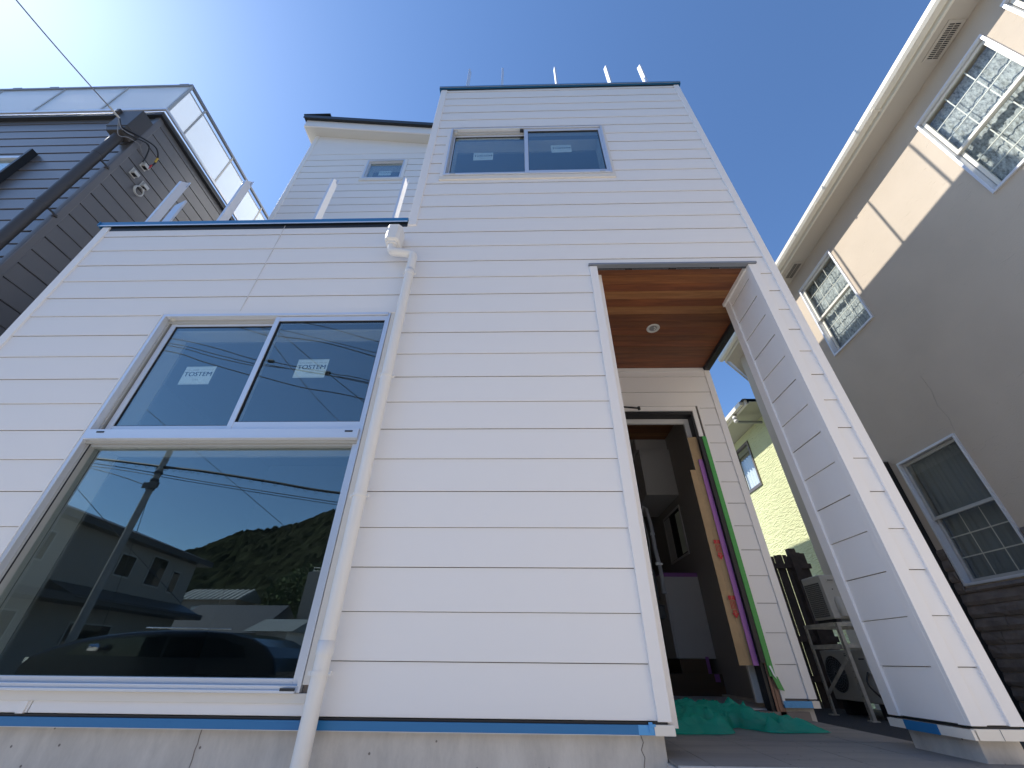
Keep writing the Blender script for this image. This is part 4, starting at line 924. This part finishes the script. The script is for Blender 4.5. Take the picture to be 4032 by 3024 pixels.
gw = mb.build('window', GH)
mb = MB(); mb.box(10.79, 12.34, -0.03, -0.025, 4.06, 5.23, GLC, G6); mb.build('pane', gw)
mb = MB(); vs = []
for i in range(61):
    yy = 10.78+1.57*i/60; dd = -0.12+0.03*math.sin(i*1.1); vs += [G6((yy, dd, 4.0)), G6((yy, dd, 4.98))]
mb.add(vs, [(2*i, 2*i+2, 2*i+3, 2*i+1) for i in range(60)], CURT, True); mb.build('curtain', gw)
mb = MB(); mb.box(10.7, 12.45, -0.5, -0.48, 3.9, 5.4, INTG, G6); mb.build('inner_wall', gw)

# ================================================================== FENCE
FN = thing('slatted_fence', 'weathered dark timber fence with upright slats closing the side passage', 'fence', (3.9, 8, -0.6))
xx = 2.64
while xx < 5.12:
    wv = random.uniform(0.06, 0.085); tpz = 1.62 + random.uniform(-0.015, 0.02) + (0.05 if xx > 4.95 else 0)
    off = 0 if int(xx*10) % 2 else 0.012
    mb = MB(); mb.box(xx, xx+wv, 7.97+off, 7.99+off, -0.56, tpz, FENCE); mb.build('slat', FN, 0.002); xx += wv + random.uniform(0.001, 0.009)
for px_ in (2.8, 3.85, 4.86):
    mb = MB(); mb.box(px_-0.06, px_+0.06, 7.86, 7.965, -0.6, 1.66 if px_ < 4 else 1.72, FENCE); mb.build('post', FN, 0.004)
for zz in (1.44, 0.33, -0.2):
    mb = MB(); mb.box(2.64, 5.15, 7.93, 7.968, zz-0.04, zz+0.04, FENCE); mb.build('rail', FN, 0.003)

# ================================================================== AIR CONDITIONERS
RK = thing('steel_rack', 'cream painted angle steel rack carrying two outdoor units', 'rack', (4.4, 6.6, -0.56))
for (x, y) in ((4.08, 6.22), (4.08, 6.96), (4.92, 6.22), (4.92, 6.96)):
    mb = MB(); sx = 1 if x < 4.5 else -1; sy_ = 1 if y < 6.5 else -1
    mb.box(x, x+sx*0.045, y, y+sy_*0.004, -0.555, 0.45, RACK) if sx > 0 and sy_ > 0 else mb.box(min(x, x+sx*0.045), max(x, x+sx*0.045), min(y, y+sy_*0.004), max(y, y+sy_*0.004), -0.555, 0.45, RACK)
    mb.box(min(x, x+sx*0.004), max(x, x+sx*0.004), min(y, y+sy_*0.045), max(y, y+sy_*0.045), -0.555, 0.45, RACK)
    mb.box(x-0.03, x+0.06, y-0.03, y+0.06, -0.56, -0.55, RACK)
    lg = mb.build('leg', RK)
    mb = MB()
    for k in range(16):
        zz = -0.5+k*0.06; yq = y+sy_*0.024; mb.tube([(x-0.001*sx, yq, zz), (x-0.002*sx, yq, zz)], 0.0055, RUST, 7)
    mb.build('bolt_holes', lg)
for zz in (0.43, 0.19):
    for yq in (6.22, 6.96): mb = MB(); mb.box(4.125, 4.875, yq-0.002+(0 if yq < 6.5 else -0.0), yq+0.004, zz-0.022, zz+0.022, RACK); mb.build('rail', RK)
    for xq in (4.076, 4.92): mb = MB(); mb.box(xq-0.004, xq, 6.265, 6.915, zz-0.022, zz+0.022, RACK); mb.build('rail', RK)
mb = MB(); mb.bar((4.072, 6.26, 0.05), (4.072, 6.93, -0.35), 0.004, 0.045, RACK); mb.build('brace', RK)
def grille_rect(mb, M, u0, u1, z0, z1, d, nu, nz, m):
    for i in range(nu+1): a = u0+(u1-u0)*i/nu; mb.box(a-0.0015, a+0.0015, d, d+0.002, z0, z1, m, M)
    for i in range(nz+1): a = z0+(z1-z0)*i/nz; mb.box(u0, u1, d+0.0021, d+0.004, a-0.0015, a+0.0015, m, M)
A1 = thing('air_conditioner', 'upper outdoor unit with mesh side and rounded pipe cover, on top of the steel rack', 'air conditioner', (4.5, 6.45, 0.47), 'outdoor units on the steel rack')
mb = MB(); mb.box(4.10, 4.90, 6.24, 6.67, 0.49, 1.02, ACB); mb.build('casing', A1, 0.012)
mb = MB(); mb.box(4.096, 4.0985, 6.30, 6.64, 0.52, 0.93, ACM); grille_rect(mb, LX(4.0955), 6.30, 6.64, 0.52, 0.93, 0, 14, 18, ACB); mb.build('side_mesh', A1)
mb = MB(); mb.box(4.17, 4.27, 6.228, 6.239, 0.93, 0.975, ACB); mb.box(4.18, 4.26, 6.226, 6.2285, 0.945, 0.955, BLACKG); mb.tube([(4.215, 6.238, 0.84), (4.215, 6.236, 0.84)], 0.008, BLACKG, 8); mb.build('handle', A1, 0.003)
mb = MB(); mb.tube([(4.24, 6.225, 0.52), (4.24, 6.22, 0.56), (4.235, 6.225, 0.70), (4.23, 6.24, 0.74)], [0.055, 0.06, 0.055, 0.03], ACB, 14); mb.build('pipe_cover', A1)
mb = MB(); mb.box(4.12, 4.18, 6.25, 6.65, 0.455, 0.489, ACM); mb.build('foot', A1)
mb = MB(); mb.box(4.80, 4.86, 6.25, 6.65, 0.455, 0.489, ACM); mb.build('foot', A1)
A2 = thing('air_conditioner', 'lower outdoor unit with round fan guard, inside the steel rack', 'air conditioner', (4.45, 6.7, -0.45), 'outdoor units on the steel rack')
mb = MB(); mb.box(4.30, 4.62, 6.23, 7.16, -0.40, 0.155, ACB); mb.build('casing', A2, 0.01)
mb = MB(); LL = LX(4.298)
for i in range(12): mb.box(6.45, 6.74, 0.0, 0.004, -0.36+i*0.042, -0.352+i*0.042, ACB, LL)
mb.build('louvre', A2)
mb = MB(); cy_, cz_ = 6.94, -0.115
mb.tube([(4.2985, cy_, cz_), (4.2965, cy_, cz_)], 0.205, ACM, 36)
for r in (0.03, 0.06, 0.09, 0.12, 0.15, 0.18, 0.208):
    n2 = 32; pts = [(4.289, cy_+r*math.cos(2*math.pi*i/n2), cz_+r*math.sin(2*math.pi*i/n2)) for i in range(n2+1)]; mb.tube(pts, 0.0018, GREYM, 4, False)
for i in range(24): a = i*math.pi/12; mb.tube([(4.2885, cy_+0.02*math.cos(a), cz_+0.02*math.sin(a)), (4.290, cy_+0.208*math.cos(a), cz_+0.208*math.sin(a))], 0.0015, GREYM, 4)
mb.build('fan_guard', A2)
mb = MB(); mb.box(6.25, 6.40, 0.0, 0.008, -0.10, 0.075, ACB, LL); mb.box(6.275, 6.375, 0.0085, 0.010, 0.045, 0.058, BLACKG, LL); mb.build('service_panel', A2, 0.002)
mb = MB(); mb.box(6.56, 6.64, 0.0, 0.003, 0.085, 0.115, DARKM, LL); mb.box(6.575, 6.625, 0.0032, 0.004, 0.094, 0.106, ACB, LL); mb.build('badge', A2)
mb = MB(); mb.tube(smooth_curve([(4.29, 6.30, -0.09), (4.2, 6.24, -0.2), (4.27, 6.20, -0.33), (4.4, 6.18, -0.4)], 6), 0.012, CABLE, 8); mb.build('hose', A2)
mb = MB(); mb.box(4.34, 4.6, 6.3, 6.4, -0.555, -0.401, ACM); mb.build('foot', A2)
mb = MB(); mb.box(4.34, 4.6, 7.0, 7.1, -0.555, -0.401, ACM); mb.build('foot', A2)

# ================================================================== ACROSS THE STREET (seen in the glass)
def mir(rx, rz, Y): return (rx*Y, 5.7-Y, rz*Y)
t = thing('grey_house', 'large grey rendered two storey house mirrored in the lower pane', 'house', (-23, -14, -0.9))
az = R_(96.9); d2 = Vector((-math.cos(az), math.sin(az), 0))  # along +y with slight +x (actual space)
far = Vector((-19.7, -20.3, 0)); 
def GM(q):  # q=(s along wall from far corner, outward (+x) d, z)
    dd = Vector((0.12, 0.993, 0)); nn = Vector((0.993, -0.12, 0)); p = far + dd*q[0] + nn*q[1]; return (p.x, p.y, q[2])
mb = MB(); mb.box(0, 20, -9, 0, -0.9, 4.7, GREY_H, GM); mb.build('wall', t)
mb = MB(); mb.box(-0.7, 20.7, -9.6, 0.55, 4.6, 4.85, RTILE, GM); mb.prism([(0.6, 4.85), (-4.5, 6.5), (-9.7, 4.85)], -0.7, 20.7, RTILE, GM); mb.build('roof', t)
mb = MB(); mb.box(-0.2, 12, 0, 1.3, 1.75, 2.0, RTILE, GM); mb.prism([(0, 2.5), (1.4, 1.9), (0, 1.9)], -0.2, 9, RTILE, GM); mb.build('lower_roof', t)
for (s0, s1, z0_, z1_) in ((1.2, 1.9, 2.9, 4.0), (2.6, 3.9, 3.0, 4.4), (5.0, 6.1, 3.1, 4.1), (4.5, 7.0, -0.2, 1.2), (9.5, 12.5, -0.1, 1.4), (9.8, 11.2, 3.0, 4.1)):
    mb = MB(); mb.box(s0, s1, 0.005, 0.05, z0_, z1_, ALUD, GM); mb.box(s0+0.07, s1-0.07, 0.051, 0.06, z0_+0.07, z1_-0.07, GLD, GM); mb.box(s0+0.06, s1-0.06, 0.0505, 0.0508, z0_+0.06, z1_-0.06, INK, GM); mb.build('window', t)
# tiled neighbours and low metal roof
def simple_house(label, x0, x1, y0, y1, zw, zr, wm, rm, nm='distant_house', grp=None):
    t = thing(nm, label, 'house', ((x0+x1)/2, (y0+y1)/2, -0.9), grp)
    mb = MB(); mb.box(x0, x1, y0, y1, -0.9, zw, wm); mb.build('wall', t)
    mb = MB(); mb.prism([(y0-0.5, zw), (y1+0.5, zw), ((y0+y1)/2, zr)], x0-0.5, x1+0.5, rm, ID); mb.build('roof', t)
    mb = MB(); mb.box(x0+1, x0+2.2, y1+0.005, y1+0.05, zw-1.6, zw-0.5, ALUD); mb.build('window', t); return t
simple_house('distant low house under a pale ribbed metal roof, at the foot of the hill', -30, -25.2, -37, -34, 4.2, 5.2, GREY_H, METR)
simple_house('distant house with a dark tiled roof, left of the small white roofs', -21, -16, -27, -22, 1.2, 2.9, GREY_H, RTILE)
simple_house('distant house under small whitish roofs, behind the dark car', -14.6, -12.9, -23, -20, 1.2, 1.9, INTW, METR)
t = thing('tall_building', 'tall grey building with a roof railing, at the mirror image edge', 'building', (-12, -26, -0.9))
mb = MB(); mb.box(-15.2, -9.5, -33, -25.3, -0.9, 5.1, GREY_H); mb.build('wall', t)
mb = MB(); 
for zz in (5.2, 5.4): mb.tube([(-15.0, -25.6, zz), (-9.6, -25.6, zz)], 0.04, WHC, 6)
for i in range(6): mb.tube([(-15+i*1.05, -25.6, 5.1), (-15+i*1.05, -25.6, 5.4)], 0.03, WHC, 6)
mb.build('railing', t)
ribs = MB()
for i in range(12): ribs.prism([(-33.4, 4.25), (-35.5, 5.27), (-35.5, 5.2), (-33.4, 4.18)], -30.4+i*0.5, -30.3+i*0.5, WHC, ID)
tag(ribs.build('roof_rib', bpy.data.objects['distant_house']))
# hill
from mathutils import noise
mb = MB(); nx, ny = 420, 150; vs = []
for j in range(ny+1):
    for i in range(nx+1):
        x = -190 + 260*i/nx; y = -60 - 130*j/ny
        q = min(1, j/ny*1.45)
        u = (-x/155.7)
        crest = 38 + (0.62-u)*-55*0 + max(-30, min(18, (0.63-u)*52))
        h = crest*(1-(1-q)**1.7) if q < 1 else crest
        h += 3.2*noise.noise(Vector((x*0.07, y*0.07, 0))) + 3.4*(0.5-abs(noise.noise(Vector((x*0.22, y*0.22, 3))))*1.4) + 2.0*(0.5-abs(noise.noise(Vector((x*0.55, y*0.55, 9))))) + 0.8*noise.noise(Vector((x*1.3, y*1.3, 5)))
        vs.append((x, y, max(-0.95, h*q**0.5-2)))
mb.add(vs, [(j*(nx+1)+i, j*(nx+1)+i+1, (j+1)*(nx+1)+i+1, (j+1)*(nx+1)+i) for j in range(ny) for i in range(nx)], HILLM, False); tag(mb.build('hill'), kind='structure')
# near trees at the hill foot
TREEM = mat('leaf_green', (0.06, 0.085, 0.025), 0.9, var=0.5, vscale=1.0)
for k, (tx, ty, hh) in enumerate(((-20.5, -36, 7.5), (-17.5, -35, 6.0), (-23.0, -39, 7.0))):
    t = thing('tree', ['tall bushy tree between the low metal roof and the tall building', 'shorter leafy tree beside the tall grey building', 'rounded tree behind the low metal roofed house'][k], 'tree', (tx, ty, -0.9), 'trees at the foot of the hill')
    mb = MB(); mb.tube([(tx, ty, -0.9), (tx+0.1, ty, hh*0.3), (tx, ty+0.1, hh*0.7)], [0.22, 0.15, 0.05], RACK, 8)
    for a in range(5): mb.tube([(tx, ty, hh*0.35), (tx+1.3*math.cos(a*1.3), ty+1.3*math.sin(a*1.3), hh*0.6)], [0.08, 0.03], RACK, 6)
    mb.build('trunk', t)
    mb = MB(); vs = []; fs = []
    for i in range(2600):
        d = Vector((random.gauss(0, 1), random.gauss(0, 1), random.gauss(0, 1))).normalized()*random.uniform(0.45, 1)
        lump = 1+0.35*noise.noise(d*2.2+Vector((k*5, 0, 0))); c = Vector((tx+d.x*2.6*lump, ty+d.y*2.6*lump, hh*0.62+d.z*hh*0.38*lump))
        a = Vector((random.uniform(-1, 1), random.uniform(-1, 1), random.uniform(-1, 1))).normalized()*0.2; b = a.cross(Vector((random.random(), random.random(), 0.3))).normalized()*0.14
        o = len(vs); vs += [c-a, c+b, c+a, c-b]; fs.append((o, o+1, o+2, o+3))
    mb.add(vs, fs, TREEM); mb.build('crown', t)
# utility pole and wires
t = thing('utility_pole', 'concrete utility pole mirrored across the lower window pane', 'utility pole', (-13.5, -8.3, -0.9))
mb = MB(); mb.tube([(-13.5, -8.3, -0.9), (-13.5, -8.3, 7.5)], [0.125, 0.095], POLE, 16); mb.build('pole', t)
mb = MB(); mb.box(-13.75, -13.3, -8.42, -8.36, 5.85, 5.91, DARKM); mb.box(-13.75, -13.2, -8.25, -8.18, 5.05, 5.25, DARKM); mb.build('cross_arm', t)
mb = MB()
for zz in (5.6, 5.3, 5.0): mb.tube([(-13.5, -8.3, zz), (-13.5, -8.3, zz+0.10)], 0.135, DARKM, 10)
mb.build('clamp', t)
wires = {
 'thick bundle of black cables passing the utility pole': ([(-1.6, .49), (-1.17, .446), (-.96, .421), (-.844, .408), (-.649, .378), (-.461, .349), (-0.1, .32)], 14, 0.045),
 'upper of two thin cables just under the thick bundle': ([(-1.6, .47), (-1.165, .432), (-.832, .380), (-.469, .326), (-.1, .28)], 14, 0.014),
 'lower of two thin cables just under the thick bundle': ([(-1.6, .455), (-1.165, .424), (-.832, .374), (-.469, .320), (-.1, .274)], 14.1, 0.012),
 'single cable ending at the pole clamp': ([(-1.6, .50), (-1.164, .419), (-.98, .370)], 14, 0.013),
 'thin cable slanting down towards the hill': ([(-1.1, .60), (-.904, .474), (-.862, .448), (-.58, .266), (-.5, .21)], 20, 0.014),
 'stay wire leaning from the pole': ([(-.963, .362), (-.942, .254), (-.915, .10), (-.90, -.06)], 14, 0.010),
 'thin cable slanting across the grey house': ([(-1.3, .45), (-1.17, .368), (-1.012, .263), (-.76, .10)], 14.2, 0.010),
 'highest cable in the upper panes': ([(-1.1, .97), (-.816, .94), (-.662, .912), (-.461, .844), (0, .70)], 9, 0.012),
 'second highest cable in the upper panes': ([(-1.2, .985), (-.883, .92), (-.669, .862), (-.458, .797), (0, .65)], 9, 0.010),
 'third highest cable in the upper panes': ([(-1.2, .98), (-.961, .923), (-.816, .875), (-.643, .843), (-.457, .782), (0, .62)], 9, 0.014),
 'cable with two joints in the upper panes': ([(-1.5, .93), (-1.154, .873), (-.992, .831), (-.822, .776), (-.573, .717), (-.458, .691), (0, .55)], 9, 0.012),
 'middle cable under the jointed one': ([(-1.5, .90), (-1.158, .854), (-.981, .805), (-.816, .760), (-.608, .715), (-.459, .684), (0, .55)], 9.1, 0.011),
 'lowest of the close triple cables': ([(-1.5, .89), (-1.157, .844), (-.975, .792), (-.814, .753), (-.587, .712), (0, .56)], 9.2, 0.011),
 'lowest cable in the upper panes': ([(-1.5, .87), (-1.155, .822), (-.999, .772), (-.812, .714), (-.652, .667), (-.458, .625), (0, .48)], 9, 0.013),
 'cable crossing the others steeply': ([(-1.0, 1.03), (-.813, .900), (-.634, .754), (-.45, .61)], 8.5, 0.010)}
for lb, (pp, Y, r) in wires.items():
    pts = smooth_curve([mir(a, b, Y) for a, b in pp], 6); mb = MB(); mb.tube(pts, r, CABLE, 6)
    if r > 0.04:
        for k in range(40):
            q0 = pts[min(len(pts)-1, int(k*len(pts)/40))]; mb.tube([(q0[0], q0[1], q0[2]), (q0[0]+0.15, q0[1], q0[2]-0.16), (q0[0]+0.3, q0[1], q0[2]-0.02)], 0.008, CABLE, 4)
    if 'joints' in lb:
        for q0 in (mir(-.79, .768, Y), mir(-.60, .722, Y)): mb.tube([q0, (q0[0]+0.15, q0[1], q0[2]-0.02)], 0.05, CABLE, 8)
    tag(mb.build('overhead_cable'), lb, 'cable', 'overhead cables along the street')

# parked dark car
CR = thing('parked_car', 'dark hatchback parked behind the viewer, mirrored along the bottom of the pane', 'car', (-6.5, -3.6, -0.9))
cx0, cx1, y0, y1 = -8.9, -4.3, -4.5, -2.8
prof = [(-8.95, -0.45), (-8.93, -0.12), (-8.75, 0.04), (-8.45, 0.16), (-8.05, 0.26), (-7.6, 0.33), (-7.1, 0.38), (-6.5, 0.41), (-5.8, 0.41), (-5.3, 0.38), (-4.9, 0.30), (-4.6, 0.17), (-4.4, 0.0), (-4.3, -0.2), (-4.3, -0.5), (-4.5, -0.6), (-8.8, -0.6)]
mb = MB(); mb.prism([(a, b) for a, b in prof], y0, y1, CARP, lambda q: (q[1], q[0], q[2])); mb.build('body', CR, 0.06)
mb = MB(); mb.prism([(-8.2, 0.02), (-7.9, 0.20), (-7.1, 0.29), (-6.45, 0.31), (-6.45, 0.0)], y1, y1+0.012, GLD, lambda q: (q[1], q[0], q[2])); mb.prism([(-6.38, 0.0), (-6.38, 0.31), (-5.5, 0.29), (-5.0, 0.18), (-4.9, 0.0)], y1, y1+0.012, GLD, lambda q: (q[1], q[0], q[2])); mb.build('side_window', CR)
mb = MB(); mb.prism([(-8.72, 0.07), (-8.1, 0.262), (-8.1, 0.275), (-8.74, 0.085)], y0+0.1, y1-0.1, GLD, lambda q: (q[1], q[0], q[2])); mb.build('windscreen', CR)
mb = MB(); mb.tube([(-7.55, y1+0.02, 0.10), (-7.55, y1+0.14, 0.12), (-7.62, y1+0.22, 0.13)], [0.03, 0.07, 0.05], CHRM, 10); mb.build('wing_mirror', CR)
for px_ in (-8.05, -5.2):
    for py in (y0+0.12, y1-0.12):
        mb = MB(); mb.tube([(px_, py-0.1, -0.6), (px_, py+0.11, -0.6)], 0.30, TYRE, 24); wl = mb.build('wheel', CR)
        mb = MB(); mb.tube([(px_, py-0.11, -0.6), (px_, py+0.12, -0.6)], 0.18, CHRM, 16); mb.build('rim', wl)
mb = MB(); mb.box(-8.93, -8.86, y1-0.4, y1-0.05, -0.12, -0.02, CHRM); mb.build('headlight', CR); mb = MB(); mb.box(-8.93, -8.86, y0+0.05, y0+0.4, -0.12, -0.02, CHRM); mb.build('headlight', CR)
mb = MB(); mb.tube([(-6.9, y1+0.004, 0.445), (-5.3, y1+0.004, 0.43)], 0.012, CHRM, 6); mb.build('roof_rail', CR)
